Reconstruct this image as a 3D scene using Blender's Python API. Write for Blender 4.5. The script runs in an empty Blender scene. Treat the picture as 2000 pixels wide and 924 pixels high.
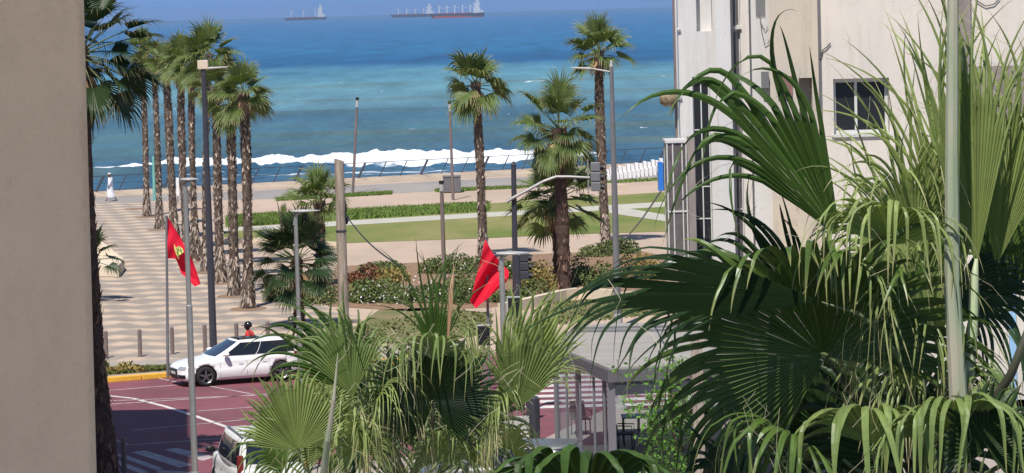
import bpy, bmesh, math, random
import numpy as np
from mathutils import Vector, Matrix
random.seed(7)
PI = math.pi
R_ = math.radians

# ------------------------------------------------------------------ camera
F = 6200.0                      # focal length in photo pixels (photo is 2000 x 924)
H = 11.2                        # eye height above the plaza
PITCH = math.atan(440.5 / F)
ROLL = R_(1.56)
scene = bpy.context.scene
COL = scene.collection
cam_d = bpy.data.cameras.new('camera')
cam = bpy.data.objects.new('camera', cam_d)
COL.objects.link(cam)
cam_d.sensor_width = 36.0
cam_d.lens = 36.0 * F / 2000.0
cam_d.clip_start = 0.5
cam_d.clip_end = 90000.0
CM = Matrix.Rotation(PI / 2 - PITCH, 4, 'X') @ Matrix.Rotation(-ROLL, 4, 'Z')
cam.matrix_world = Matrix.Translation((0, 0, H)) @ CM
scene.camera = cam
R3 = CM.to_3x3()

# ------------------------------------------------------------------ sky, sun, exposure
TO_SUN = Vector((-0.26 * math.cos(R_(57)), -0.966 * math.cos(R_(57)), math.sin(R_(57)))).normalized()
world = bpy.data.worlds.new('World')
scene.world = world
world.use_nodes = True
wn = world.node_tree
bg = wn.nodes['Background']
sky = wn.nodes.new('ShaderNodeTexSky')
sky.sky_type = 'NISHITA'
sky.sun_disc = False
sky.sun_elevation = R_(57)
sky.sun_rotation = math.atan2(TO_SUN.x, TO_SUN.y)
sky.altitude = 0
sky.air_density = 1.0
sky.dust_density = 0.0
sky.ozone_density = 4.0
hs = wn.nodes.new('ShaderNodeMix')
hs.data_type = 'RGBA'; hs.blend_type = 'MULTIPLY'
hs.inputs['Factor'].default_value = 1.0
hs.inputs['B'].default_value = (0.95, 0.98, 1.05, 1)
wn.links.new(sky.outputs[0], hs.inputs['A'])
tcw = wn.nodes.new('ShaderNodeTexCoord'); spw = wn.nodes.new('ShaderNodeSeparateXYZ')
wn.links.new(tcw.outputs['Generated'], spw.inputs[0])
mrw = wn.nodes.new('ShaderNodeMapRange'); mrw.interpolation_type = 'SMOOTHSTEP'
mrw.inputs['From Min'].default_value = 0.0; mrw.inputs['From Max'].default_value = 0.06
mrw.inputs['To Min'].default_value = 1.0; mrw.inputs['To Max'].default_value = 0.0
wn.links.new(spw.outputs['Z'], mrw.inputs['Value'])
hz = wn.nodes.new('ShaderNodeMix'); hz.data_type = 'RGBA'
hz.inputs['B'].default_value = (1.72, 3.55, 7.8, 1)      # clear blue air low over the sea
wn.links.new(mrw.outputs[0], hz.inputs['Factor'])
wn.links.new(hs.outputs['Result'], hz.inputs['A'])
wn.links.new(hz.outputs['Result'], bg.inputs[0])
bg.inputs[1].default_value = 0.078
sun_d = bpy.data.lights.new('sun', 'SUN')
sun_d.energy = 4.5
sun_d.angle = R_(0.5)
sun_d.color = (1.0, 0.955, 0.88)
sun = bpy.data.objects.new('sun', sun_d)
COL.objects.link(sun)
sun.rotation_mode = 'QUATERNION'
sun.rotation_quaternion = TO_SUN.to_track_quat('Z', 'Y')
sun.location = (0, -20, 60)
scene.view_settings.view_transform = 'Standard'
scene.view_settings.look = 'None'
scene.view_settings.exposure = 0.25
scene.view_settings.gamma = 1.0
scene.view_settings.use_curve_mapping = False
scene.render.engine = 'CYCLES'
scene.cycles.max_bounces = 6
scene.cycles.transparent_max_bounces = 12
scene.cycles.volume_bounces = 0

# ------------------------------------------------------------------ picture point -> world point
def ray(px, py):
    return (R3 @ Vector(((px - 1000.0) / F, -(py - 462.0) / F, -1.0)))

def at_z(px, py, z=0.0):
    d = ray(px, py)
    t = (z - H) / d.z
    return Vector((d.x * t, d.y * t, z))

def at_d(px, py, Y):
    d = ray(px, py)
    t = Y / d.y
    return Vector((d.x * t, Y, H + d.z * t))

# ------------------------------------------------------------------ mesh helpers
class MB:
    def __init__(s):
        s.v = []; s.f = []; s.m = []; s.a = []
    def add(s, vs, fs, m=0, a=None):
        o = len(s.v)
        s.v.extend([tuple(v) for v in vs])
        s.f.extend([tuple(i + o for i in f) for f in fs])
        s.m.extend([m] * len(fs))
        s.a.extend(a if a is not None else [0.0] * len(vs))
        return s
    def box(s, x0, x1, y0, y1, z0, z1, m=0):
        vs = [(x, y, z) for z in (z0, z1) for y in (y0, y1) for x in (x0, x1)]
        return s.add(vs, [(0, 2, 3, 1), (4, 5, 7, 6), (0, 1, 5, 4), (2, 6, 7, 3), (0, 4, 6, 2), (1, 3, 7, 5)], m)
    def obox(s, c, ux, uy, uz, m=0):
        c = Vector(c); ux = Vector(ux); uy = Vector(uy); uz = Vector(uz)
        vs = [c + ux * i + uy * j + uz * k for k in (-1, 1) for j in (-1, 1) for i in (-1, 1)]
        return s.add(vs, [(0, 2, 3, 1), (4, 5, 7, 6), (0, 1, 5, 4), (2, 6, 7, 3), (0, 4, 6, 2), (1, 3, 7, 5)], m)
    def tube(s, pts, rad, n=8, cap=True, m=0):
        pts = [Vector(p) for p in pts]
        if not hasattr(rad, '__len__'): rad = [rad] * len(pts)
        vs = []; fs = []
        for i, p in enumerate(pts):
            d = (pts[min(i + 1, len(pts) - 1)] - pts[max(i - 1, 0)]).normalized()
            up = Vector((0, 0, 1)) if abs(d.z) < 0.9 else Vector((0, 1, 0))
            a = d.cross(up).normalized(); b = d.cross(a).normalized()
            for k in range(n):
                t = 2 * PI * k / n
                vs.append(p + (a * math.cos(t) + b * math.sin(t)) * rad[i])
        for i in range(len(pts) - 1):
            for k in range(n):
                k2 = (k + 1) % n
                fs.append((i * n + k, i * n + k2, (i + 1) * n + k2, (i + 1) * n + k))
        if cap:
            fs.append(tuple(range(n - 1, -1, -1)))
            fs.append(tuple((len(pts) - 1) * n + k for k in range(n)))
        return s.add(vs, fs, m)
    def loft(s, rings, closed=True, cap=True, m=0):
        n = len(rings[0]); vs = [p for r in rings for p in r]; fs = []
        for i in range(len(rings) - 1):
            for k in range(n if closed else n - 1):
                k2 = (k + 1) % n
                fs.append((i * n + k, i * n + k2, (i + 1) * n + k2, (i + 1) * n + k))
        if cap and closed:
            fs.append(tuple(range(n - 1, -1, -1)))
            fs.append(tuple((len(rings) - 1) * n + k for k in range(n)))
        return s.add(vs, fs, m)
    def build(s, name, mat, parent=None, smooth=False, local=False, bevel=0, sub=0):
        me = bpy.data.meshes.new(name)
        off = Vector((0, 0, 0))
        if parent is not None and not local:
            off = Vector(parent['_w']) if '_w' in parent.keys() else Vector((0, 0, 0))
        v = np.array(s.v, dtype=np.float64) - np.array(off)
        me.from_pydata(v.tolist(), [], s.f)
        mats = mat if isinstance(mat, (list, tuple)) else [mat]
        for mm in mats: me.materials.append(mm)
        if len(mats) > 1: me.polygons.foreach_set('material_index', s.m)
        if any(s.a):
            at = me.attributes.new('tip', 'FLOAT', 'POINT')
            at.data.foreach_set('value', s.a)
        if smooth: me.polygons.foreach_set('use_smooth', [True] * len(me.polygons))
        me.update()
        o = bpy.data.objects.new(name, me)
        COL.objects.link(o)
        if parent is not None:
            o.parent = parent
            if not local: o['_w'] = tuple(off)
        if bevel:
            b = o.modifiers.new('bevel', 'BEVEL'); b.width = bevel; b.segments = 2; b.limit_method = 'ANGLE'
        if sub:
            b = o.modifiers.new('subdivision', 'SUBSURF'); b.levels = sub; b.render_levels = sub
        return o

def tag(o, label=None, cat=None, group=None, kind=None):
    if label: o['label'] = label
    if cat: o['category'] = cat
    if group: o['group'] = group
    if kind: o['kind'] = kind
    return o

def thing(name, label, cat, loc=(0, 0, 0), rz=0.0, group=None):
    o = bpy.data.objects.new(name, None)
    o.empty_display_size = 0.3
    COL.objects.link(o)
    o.location = loc
    o.rotation_euler = (0, 0, rz)
    o['_w'] = tuple(loc)
    return tag(o, label, cat, group)

def copy_tree(o, parent=None):
    c = o.copy(); COL.objects.link(c); c.parent = parent
    for ch in list(o.children): copy_tree(ch, c)
    return c

# ------------------------------------------------------------------ materials
def mat(name, rgb, rough=0.7, metal=0.0, spec=0.4, var=0.0, scale=3.0, bump=0.0, bscale=20.0, stretch=(1, 1, 1), rgb2=None, island=0.0):
    m = bpy.data.materials.new(name); m.use_nodes = True
    nt = m.node_tree; b = nt.nodes['Principled BSDF']
    b.inputs['Roughness'].default_value = rough
    b.inputs['Metallic'].default_value = metal
    b.inputs['Specular IOR Level'].default_value = spec
    b.inputs['Base Color'].default_value = (*rgb, 1)
    L = nt.links.new
    if var or rgb2 or bump:
        tc = nt.nodes.new('ShaderNodeTexCoord'); mp = nt.nodes.new('ShaderNodeMapping')
        mp.inputs['Scale'].default_value = stretch
        L(tc.outputs['Object'], mp.inputs[0])
    last = None
    if var or rgb2:
        n = nt.nodes.new('ShaderNodeTexNoise'); n.inputs['Scale'].default_value = scale
        n.inputs['Detail'].default_value = 6; n.inputs['Roughness'].default_value = 0.65
        L(mp.outputs[0], n.inputs[0])
        r = nt.nodes.new('ShaderNodeValToRGB')
        c2 = rgb2 if rgb2 else tuple(c * (1 - var) for c in rgb)
        c1 = rgb if rgb2 else tuple(min(1, c * (1 + var)) for c in rgb)
        r.color_ramp.elements[0].position = 0.33; r.color_ramp.elements[0].color = (*c2, 1)
        r.color_ramp.elements[1].position = 0.67; r.color_ramp.elements[1].color = (*c1, 1)
        L(n.outputs[0], r.inputs[0]); last = r.outputs[0]
    if island:
        g = nt.nodes.new('ShaderNodeNewGeometry')
        h = nt.nodes.new('ShaderNodeHueSaturation')
        mr = nt.nodes.new('ShaderNodeMapRange')
        mr.inputs['To Min'].default_value = 1 - island; mr.inputs['To Max'].default_value = 1 + island
        L(g.outputs['Random Per Island'], mr.inputs['Value'])
        L(mr.outputs[0], h.inputs['Value'])
        if last: L(last, h.inputs['Color'])
        else: h.inputs['Color'].default_value = (*rgb, 1)
        last = h.outputs[0]
    if last: L(last, b.inputs['Base Color'])
    if bump:
        n2 = nt.nodes.new('ShaderNodeTexNoise'); n2.inputs['Scale'].default_value = bscale
        n2.inputs['Detail'].default_value = 5
        L(mp.outputs[0], n2.inputs[0])
        bp = nt.nodes.new('ShaderNodeBump'); bp.inputs['Strength'].default_value = bump
        bp.inputs['Distance'].default_value = 0.02
        L(n2.outputs[0], bp.inputs['Height']); L(bp.outputs[0], b.inputs['Normal'])
    return m

def leaf_mat(name, rgb, rgb_dry, trans=0.35, island=0.25, rough=0.38):
    """green blade, dry towards the tips (attribute tip), light passes through"""
    m = bpy.data.materials.new(name); m.use_nodes = True
    nt = m.node_tree; b = nt.nodes['Principled BSDF']; L = nt.links.new
    b.inputs['Roughness'].default_value = rough
    b.inputs['Specular IOR Level'].default_value = 0.35
    g = nt.nodes.new('ShaderNodeNewGeometry')
    a = nt.nodes.new('ShaderNodeAttribute'); a.attribute_name = 'tip'
    mx = nt.nodes.new('ShaderNodeMix'); mx.data_type = 'RGBA'
    mx.inputs['A'].default_value = (*rgb, 1); mx.inputs['B'].default_value = (*rgb_dry, 1)
    L(a.outputs['Fac'], mx.inputs['Factor'])
    tc = nt.nodes.new('ShaderNodeTexCoord')
    n = nt.nodes.new('ShaderNodeTexNoise'); n.inputs['Scale'].default_value = 5; n.inputs['Detail'].default_value = 4
    L(tc.outputs['Object'], n.inputs[0])
    ad = nt.nodes.new('ShaderNodeMath'); ad.operation = 'ADD'
    L(g.outputs['Random Per Island'], ad.inputs[0]); L(n.outputs[0], ad.inputs[1])
    mr = nt.nodes.new('ShaderNodeMapRange')
    mr.inputs['From Min'].default_value = 0.3; mr.inputs['From Max'].default_value = 1.6
    mr.inputs['To Min'].default_value = 1 - island; mr.inputs['To Max'].default_value = 1 + island
    L(ad.outputs[0], mr.inputs['Value'])
    h = nt.nodes.new('ShaderNodeHueSaturation')
    L(mr.outputs[0], h.inputs['Value']); L(mx.outputs['Result'], h.inputs['Color'])
    L(h.outputs[0], b.inputs['Base Color'])
    t = nt.nodes.new('ShaderNodeBsdfTranslucent')
    gm = nt.nodes.new('ShaderNodeMix'); gm.data_type = 'RGBA'; gm.blend_type = 'MULTIPLY'
    gm.inputs['Factor'].default_value = 1.0
    gm.inputs['B'].default_value = (1.35, 1.5, 0.5, 1)
    L(h.outputs[0], gm.inputs['A']); L(gm.outputs['Result'], t.inputs['Color'])
    ms = nt.nodes.new('ShaderNodeMixShader'); ms.inputs[0].default_value = trans
    L(b.outputs[0], ms.inputs[1]); L(t.outputs[0], ms.inputs[2])
    L(ms.outputs[0], nt.nodes['Material Output'].inputs['Surface'])
    return m

M = {}
M['stucco'] = mat('beige_stucco', (0.84, 0.64, 0.45), 0.9, var=0.05, scale=2.5, bump=0.6, bscale=35)
def plaster_marks(m):
    nt = m.node_tree; L = nt.links.new; b = nt.nodes['Principled BSDF']; src = b.inputs['Base Color'].links[0].from_socket
    tc = nt.nodes.new('ShaderNodeTexCoord'); mp = nt.nodes.new('ShaderNodeMapping'); mp.inputs['Scale'].default_value = (1, 1, .45); L(tc.outputs['Object'], mp.inputs[0])
    for sc, p0, p1, c, k in ((7, .52, .75, (.50, .38, .27), .35), (38, .62, .74, (.40, .29, .20), .30), (2.2, .55, .7, (.92, .74, .55), .30)):
        n = nt.nodes.new('ShaderNodeTexNoise'); n.inputs['Scale'].default_value = sc; n.inputs['Detail'].default_value = 8; n.inputs['Roughness'].default_value = .7; L(mp.outputs[0], n.inputs[0])
        r = nt.nodes.new('ShaderNodeMapRange'); r.inputs['From Min'].default_value = p0; r.inputs['From Max'].default_value = p1; r.inputs['To Max'].default_value = k; L(n.outputs[0], r.inputs['Value'])
        x = nt.nodes.new('ShaderNodeMix'); x.data_type = 'RGBA'; x.inputs['B'].default_value = (*c, 1); L(r.outputs[0], x.inputs['Factor']); L(src, x.inputs['A']); src = x.outputs['Result']
    L(src, b.inputs['Base Color'])
plaster_marks(M['stucco'])
M['concrete'] = mat('concrete', (0.42, 0.39, 0.34), 0.9, var=0.15, scale=0.8, bump=0.2)
M['asphalt'] = mat('asphalt', (0.09, 0.085, 0.085), 0.9, var=0.25, scale=0.6)
M['white_paint'] = mat('road_paint', (0.62, 0.58, 0.56), 0.7, var=0.25, scale=6)
M['white_worn_shaded'] = mat('worn_shaded_road_paint', (0.44, 0.37, 0.37), 0.8, var=0.35, scale=5)  # worn lines; also dimmed so near-crossing stripes carry their shade in the colour
M['yellow_paint'] = mat('yellow_kerb_paint', (0.75, 0.42, 0.05), 0.7, var=0.15, scale=3)
M['gravel'] = mat('pink_beige_paving', (0.475, 0.36, 0.275), 0.95, var=0.10, scale=0.25, stretch=(1, .4, 1))
M['sidewalk'] = mat('grey_sidewalk', (0.36, 0.31, 0.27), 0.95, var=0.10, scale=0.7)
M['promenade'] = mat('promenade_asphalt', (0.30, 0.27, 0.25), 0.95, var=0.12, scale=0.2, stretch=(1, .3, 1))
M['sand_wall'] = mat('sandy_parapet', (0.42, 0.33, 0.25), 0.95, var=0.15, scale=0.6)
M['path'] = mat('pale_path', (0.47, 0.45, 0.38), 0.9, var=0.08, scale=0.5)
M['soil'] = mat('red_soil', (0.26, 0.16, 0.10), 0.95, var=0.3, scale=3)
M['grass'] = mat('lawn_grass', (0.115, 0.175, 0.035), 0.9, scale=0.14, rgb2=(0.27, 0.24, 0.10), stretch=(1, .35, 1), spec=0.1, bump=0.5, bscale=8)
M['tallgrass'] = mat('tall_grass', (0.13, 0.19, 0.045), 0.9, var=0.3, scale=1.5, spec=0.1, island=0.3)
M['dry_grass'] = mat('dry_grass', (0.11, 0.135, 0.045), 0.9, var=0.3, scale=1.5, spec=0.1, island=0.4)
M['verge'] = mat('patchy_verge', (0.12, 0.15, 0.05), 0.95, scale=.6, rgb2=(0.26, 0.20, 0.12), spec=0.1)
M['bark'] = mat('palm_bark', (0.115, 0.085, 0.068), 0.95, var=0.35, scale=6, bump=0.6, bscale=14, spec=0.1)
M['bark_dark'] = mat('dark_palm_bark', (0.085, 0.055, 0.045), 0.95, var=0.3, scale=6, bump=0.6, bscale=14, spec=0.1)
M['boot'] = mat('leaf_base_stubs', (0.27, 0.215, 0.175), 0.9, island=0.8, spec=0.15, var=0.2)
M['boot_dark'] = mat('dark_leaf_base_stubs', (0.15, 0.09, 0.065), 0.9, island=0.5, spec=0.15, var=0.2)
M['fibre'] = mat('dry_fibres', (0.42, 0.28, 0.17), 0.9, island=0.4, spec=0.15)
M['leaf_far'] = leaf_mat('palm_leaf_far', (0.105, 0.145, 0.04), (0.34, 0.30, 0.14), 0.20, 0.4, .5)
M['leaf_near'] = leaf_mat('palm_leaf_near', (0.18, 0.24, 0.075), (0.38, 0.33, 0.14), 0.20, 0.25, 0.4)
M['leaf_shaded'] = leaf_mat('palm_leaf_shaded', (0.050, 0.095, 0.018), (0.26, 0.21, 0.09), 0.13, 0.3, 0.45)  # shaded copy of the frond green: shade put into the colour
M['leaf_sunlit'] = leaf_mat('palm_leaf_sunlit', (0.25, 0.305, 0.10), (0.50, 0.42, 0.24), 0.22, 0.3, 0.4)  # sunlit copy: the sun on the fronds put into a paler green
M['leaf_soft_shaded'] = leaf_mat('palm_leaf_soft_shaded', (0.075, 0.125, 0.026), (0.36, 0.31, 0.13), 0.06, 0.25, 0.36)  # dim copy with little glow: underside shade put into the colour
M['leaf_dark_shaded'] = leaf_mat('palm_leaf_dark_shaded', (0.024, 0.050, 0.014), (0.22, 0.17, 0.08), 0.10, 0.25, 0.45)  # shade on near fronds put into the colour; dark seafront palms use it too
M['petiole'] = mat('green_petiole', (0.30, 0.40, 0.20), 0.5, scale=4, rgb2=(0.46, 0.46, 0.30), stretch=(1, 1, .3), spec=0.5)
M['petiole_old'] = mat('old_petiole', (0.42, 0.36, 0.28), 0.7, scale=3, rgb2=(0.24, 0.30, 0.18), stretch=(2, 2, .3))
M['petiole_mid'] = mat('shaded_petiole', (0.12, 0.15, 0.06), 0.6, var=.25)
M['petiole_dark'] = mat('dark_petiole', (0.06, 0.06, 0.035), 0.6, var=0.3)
M['filament'] = mat('leaf_threads', (0.55, 0.50, 0.32), 0.7)
M['metal_grey'] = mat('grey_painted_metal', (0.20, 0.20, 0.21), 0.5, 0.3, var=0.08, scale=2)
M['metal_dark'] = mat('dark_painted_metal', (0.055, 0.055, 0.07), 0.5, 0.2, var=0.1, scale=2)
M['metal_brown'] = mat('rusty_brown_metal', (0.20, 0.15, 0.14), 0.6, 0.1, var=0.15, scale=2)
M['metal_light'] = mat('light_metal', (0.48, 0.47, 0.45), 0.5, 0.2, var=0.06)
M['galv'] = mat('galvanised_steel', (0.34, 0.33, 0.32), 0.45, 0.5, var=0.1)
M['wood_pole'] = mat('weathered_wood', (0.42, 0.35, 0.28), 0.9, scale=8, rgb2=(0.20, 0.15, 0.12), stretch=(3, 3, .25), bump=0.5, bscale=20)
M['black'] = mat('black_plastic', (0.012, 0.012, 0.014), 0.5)
M['rubber'] = mat('tyre_rubber', (0.02, 0.02, 0.02), 0.8)
M['rim'] = mat('alloy_rim', (0.22, 0.22, 0.23), 0.3, 0.8)
M['carwhite'] = mat('white_car_paint', (0.80, 0.80, 0.80), 0.25, spec=0.6)
M['vanwhite'] = mat('white_van_paint', (0.70, 0.70, 0.69), 0.35, spec=0.5, var=0.04)
M['cargrey'] = mat('grey_car_paint', (0.16, 0.17, 0.17), 0.3, 0.3, spec=0.6)
M['carglass'] = mat('dark_car_glass', (0.012, 0.014, 0.018), 0.06, spec=0.8)
M['windscreen'] = mat('windscreen_glass', (0.03, 0.045, 0.07), 0.05, spec=1.0)
M['chrome'] = mat('chrome', (0.8, 0.8, 0.8), 0.15, 1.0)
M['lamp_glass'] = mat('headlight_glass', (0.45, 0.47, 0.5), 0.1, 0.3, spec=1)
M['red_lamp'] = mat('tail_lamp', (0.16, 0.01, 0.012), 0.2)
M['plate'] = mat('number_plate', (0.6, 0.6, 0.6), 0.5)
M['flag_red'] = leaf_mat('red_flag_cloth', (0.80, 0.012, 0.045), (0.80, 0.012, 0.045), 0.3, 0.02, 0.7)
for _n in M['flag_red'].node_tree.nodes:
    if _n.type == 'MIX' and _n.blend_type == 'MULTIPLY': _n.inputs['B'].default_value = (1.2, 1.0, 1.0, 1)
M['flag_green'] = mat('green_embroidery', (0.03, 0.13, 0.03), 0.7)
M['flag_yellow'] = mat('pale_yellow_cloth', (0.70, 0.72, 0.22), 0.7)
M['robe'] = mat('white_robe_cloth', (0.78, 0.76, 0.80), 0.85, var=0.03)
M['skin'] = mat('brown_skin', (0.22, 0.12, 0.075), 0.6)
M['skin_dark'] = mat('dark_brown_skin', (0.06, 0.03, 0.02), 0.6)
M['redshirt'] = mat('red_shirt_cloth', (0.62, 0.04, 0.03), 0.85)
M['trousers'] = mat('dark_trousers', (0.03, 0.03, 0.045), 0.85)
M['blue'] = mat('blue_panel_paint', (0.02, 0.16, 0.55), 0.5)
M['rust'] = mat('dark_rusty_panel', (0.10, 0.05, 0.035), 0.8, var=0.5, scale=3)
M['white'] = mat('white_masonry', (0.72, 0.70, 0.70), 0.8, var=0.06)
M['cream_stone'] = mat('cream_stone', (0.66, 0.55, 0.42), 0.9, var=0.08, scale=1)
M['grey_panel'] = mat('grey_sheet', (0.15, 0.145, 0.15), 0.6, var=0.1)
M['teal'] = mat('teal_paint', (0.16, 0.42, 0.36), 0.5, var=0.1)
M['ship_hull'] = mat('dark_ship_hull', (0.030, 0.035, 0.06), 0.6)
M['ship_red'] = mat('red_ship_bottom', (0.34, 0.05, 0.04), 0.6)
M['ship_white'] = mat('white_ship_superstructure', (0.52, 0.54, 0.58), 0.6)
M['roof_grey'] = mat('pale_grey_roof', (0.36, 0.335, 0.305), 0.8, scale=1.1, rgb2=(0.29, 0.27, 0.25), stretch=(.4, 2, 1))
M['table_blue'] = mat('blue_table_top', (0.03, 0.08, 0.14), 0.35)
M['shrub'] = mat('shrub_leaves', (0.115, 0.145, 0.05), 0.8, island=0.4, spec=0.15)
M['shrub_red'] = mat('red_shrub_leaves', (0.22, 0.10, 0.055), 0.7, island=0.5, spec=0.2)
M['shrub_yellow'] = mat('yellow_shrub_leaves', (0.27, 0.21, 0.07), 0.7, island=0.5, spec=0.2)
M['flower_white'] = mat('white_flowers', (0.75, 0.75, 0.72), 0.7)
M['sapling'] = leaf_mat('sapling_leaves', (0.13, 0.26, 0.05), (0.13, 0.26, 0.05), 0.3, 0.35)
M['birdgrey'] = mat('dark_grey', (0.08, 0.08, 0.08), 0.7)

def facade_mat(name, c1, c2, c3):
    m = bpy.data.materials.new(name); m.use_nodes = True
    nt = m.node_tree; b = nt.nodes['Principled BSDF']; L = nt.links.new
    b.inputs['Roughness'].default_value = 0.9
    b.inputs['Specular IOR Level'].default_value = 0.2
    tc = nt.nodes.new('ShaderNodeTexCoord')
    def noise(scale, st, det=6, ro=0.6):
        mp = nt.nodes.new('ShaderNodeMapping'); mp.inputs['Scale'].default_value = st
        L(tc.outputs['Object'], mp.inputs[0])
        n = nt.nodes.new('ShaderNodeTexNoise'); n.inputs['Scale'].default_value = scale
        n.inputs['Detail'].default_value = det; n.inputs['Roughness'].default_value = ro
        L(mp.outputs[0], n.inputs[0]); return n.outputs[0]
    def ramp(src, p0, p1, a, bb):
        r = nt.nodes.new('ShaderNodeValToRGB')
        r.color_ramp.elements[0].position = p0; r.color_ramp.elements[0].color = (*a, 1)
        r.color_ramp.elements[1].position = p1; r.color_ramp.elements[1].color = (*bb, 1)
        L(src, r.inputs[0]); return r.outputs[0]
    def mixc(f, a, bb):
        x = nt.nodes.new('ShaderNodeMix'); x.data_type = 'RGBA'
        L(f, x.inputs['Factor'])
        if isinstance(a, tuple): x.inputs['A'].default_value = (*a, 1)
        else: L(a, x.inputs['A'])
        x.inputs['B'].default_value = (*bb, 1); return x.outputs['Result']
    base = ramp(noise(0.5, (1, 1, .6)), 0.35, 0.65, c1, c2)
    streak = ramp(noise(1.7, (1.6, 1.6, .16), 8, 0.75), 0.50, 0.72, (0, 0, 0), (0.45, 0.45, 0.45))
    spots = ramp(noise(1.3, (1, 1, .5), 10, 0.8), 0.60, 0.72, (0, 0, 0), (0.6, 0.6, 0.6))
    c = mixc(streak, base, c3)
    c = mixc(spots, c, tuple(x * 0.55 for x in c3))
    L(c, b.inputs['Base Color'])
    bp = nt.nodes.new('ShaderNodeBump'); bp.inputs['Strength'].default_value = 0.3; bp.inputs['Distance'].default_value = 0.02
    L(noise(9, (1, 1, 1)), bp.inputs['Height']); L(bp.outputs[0], b.inputs['Normal'])
    return m
M['fac_cream'] = facade_mat('cream_render', (0.70, 0.635, 0.56), (0.61, 0.565, 0.51), (0.42, 0.35, 0.28))
M['fac_white'] = facade_mat('white_render', (0.66, 0.64, 0.62), (0.58, 0.56, 0.55), (0.40, 0.35, 0.31))
M['fac_ochre'] = facade_mat('ochre_render', (0.60, 0.50, 0.38), (0.48, 0.44, 0.39), (0.24, 0.20, 0.17))

def grid_pattern(name, node_fn, rough=0.9):
    m = bpy.data.materials.new(name); m.use_nodes = True
    nt = m.node_tree; b = nt.nodes['Principled BSDF']
    b.inputs['Roughness'].default_value = rough
    b.inputs['Specular IOR Level'].default_value = 0.25
    node_fn(nt, b); return m

def plaza_nodes(nt, b):
    L = nt.links.new
    g = nt.nodes.new('ShaderNodeNewGeometry'); s = nt.nodes.new('ShaderNodeSeparateXYZ')
    L(g.outputs['Position'], s.inputs[0])
    def mth(op, a, c=None):
        n = nt.nodes.new('ShaderNodeMath'); n.operation = op
        for i, q in enumerate((a, c)):
            if q is None: continue
            if isinstance(q, (int, float)): n.inputs[i].default_value = q
            else: L(q, n.inputs[i])
        return n.outputs[0]
    nz = nt.nodes.new('ShaderNodeTexNoise'); nz.inputs['Scale'].default_value = 0.35; nz.inputs['Detail'].default_value = 3
    L(g.outputs['Position'], nz.inputs[0])
    wob = mth('MULTIPLY', mth('SUBTRACT', nz.outputs[0], 0.5), 1.0)
    u = mth('ADD', mth('ADD', s.outputs['X'], mth('MULTIPLY', s.outputs['Y'], 0.184)), mth('MULTIPLY', wob, 0.5))
    v = mth('ADD', s.outputs['Y'], mth('MULTIPLY', wob, 1.5))
    sy = mth('SINE', mth('ADD', mth('MULTIPLY', v, 2 * PI / 2.6), mth('MULTIPLY', mth('SINE', mth('MULTIPLY', u, PI / 1.25)), 0.7)))
    sx = mth('SINE', mth('MULTIPLY', u, 2 * PI / 1.25))
    tot = mth('ADD', sy, mth('MULTIPLY', sx, 0.55))
    r = nt.nodes.new('ShaderNodeMapRange'); L(tot, r.inputs['Value'])
    r.inputs['From Min'].default_value = -0.2; r.inputs['From Max'].default_value = 1.0
    n2 = nt.nodes.new('ShaderNodeTexNoise'); n2.inputs['Scale'].default_value = 1.3; n2.inputs['Detail'].default_value = 6
    L(g.outputs['Position'], n2.inputs[0])
    mx = nt.nodes.new('ShaderNodeMix'); mx.data_type = 'RGBA'
    mx.inputs['A'].default_value = (0.315, 0.265, 0.225, 1); mx.inputs['B'].default_value = (0.54, 0.415, 0.31, 1)
    L(r.outputs[0], mx.inputs['Factor'])
    h = nt.nodes.new('ShaderNodeHueSaturation'); L(mx.outputs['Result'], h.inputs['Color'])
    mr = nt.nodes.new('ShaderNodeMapRange'); L(n2.outputs[0], mr.inputs['Value'])
    mr.inputs['From Min'].default_value = 0.3; mr.inputs['From Max'].default_value = 0.7
    mr.inputs['To Min'].default_value = 0.88; mr.inputs['To Max'].default_value = 1.1
    L(mr.outputs[0], h.inputs['Value'])
    L(h.outputs[0], b.inputs['Base Color'])
M['plaza'] = grid_pattern('wave_pattern_paving', plaza_nodes)

def maroon_nodes(nt, b):
    L = nt.links.new
    g = nt.nodes.new('ShaderNodeNewGeometry')
    n = nt.nodes.new('ShaderNodeTexNoise'); n.inputs['Scale'].default_value = 0.35; n.inputs['Detail'].default_value = 8; n.inputs['Roughness'].default_value = 0.7
    mp = nt.nodes.new('ShaderNodeMapping'); mp.inputs['Scale'].default_value = (1, .35, 1)
    L(g.outputs['Position'], mp.inputs[0]); L(mp.outputs[0], n.inputs[0])
    r = nt.nodes.new('ShaderNodeValToRGB')
    r.color_ramp.elements[0].position = 0.35; r.color_ramp.elements[0].color = (0.17, 0.058, 0.072, 1)
    r.color_ramp.elements[1].position = 0.68; r.color_ramp.elements[1].color = (0.27, 0.095, 0.112, 1)
    L(n.outputs[0], r.inputs[0])
    n2 = nt.nodes.new('ShaderNodeTexNoise'); n2.inputs['Scale'].default_value = 0.9; n2.inputs['Detail'].default_value = 3
    mp2 = nt.nodes.new('ShaderNodeMapping'); mp2.inputs['Scale'].default_value = (.12, 1.0, 1); mp2.inputs['Rotation'].default_value = (0, 0, .12)
    L(g.outputs['Position'], mp2.inputs[0]); L(mp2.outputs[0], n2.inputs[0])
    q = nt.nodes.new('ShaderNodeMapRange'); q.inputs['From Min'].default_value = .45; q.inputs['From Max'].default_value = .7; q.inputs['To Max'].default_value = .45; L(n2.outputs[0], q.inputs['Value'])
    x = nt.nodes.new('ShaderNodeMix'); x.data_type = 'RGBA'; x.inputs['B'].default_value = (.11, .065, .075, 1)
    L(q.outputs[0], x.inputs['Factor']); L(r.outputs[0], x.inputs['A']); L(x.outputs['Result'], b.inputs['Base Color'])
M['maroon'] = grid_pattern('maroon_road_coating', maroon_nodes, 0.75)

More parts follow.
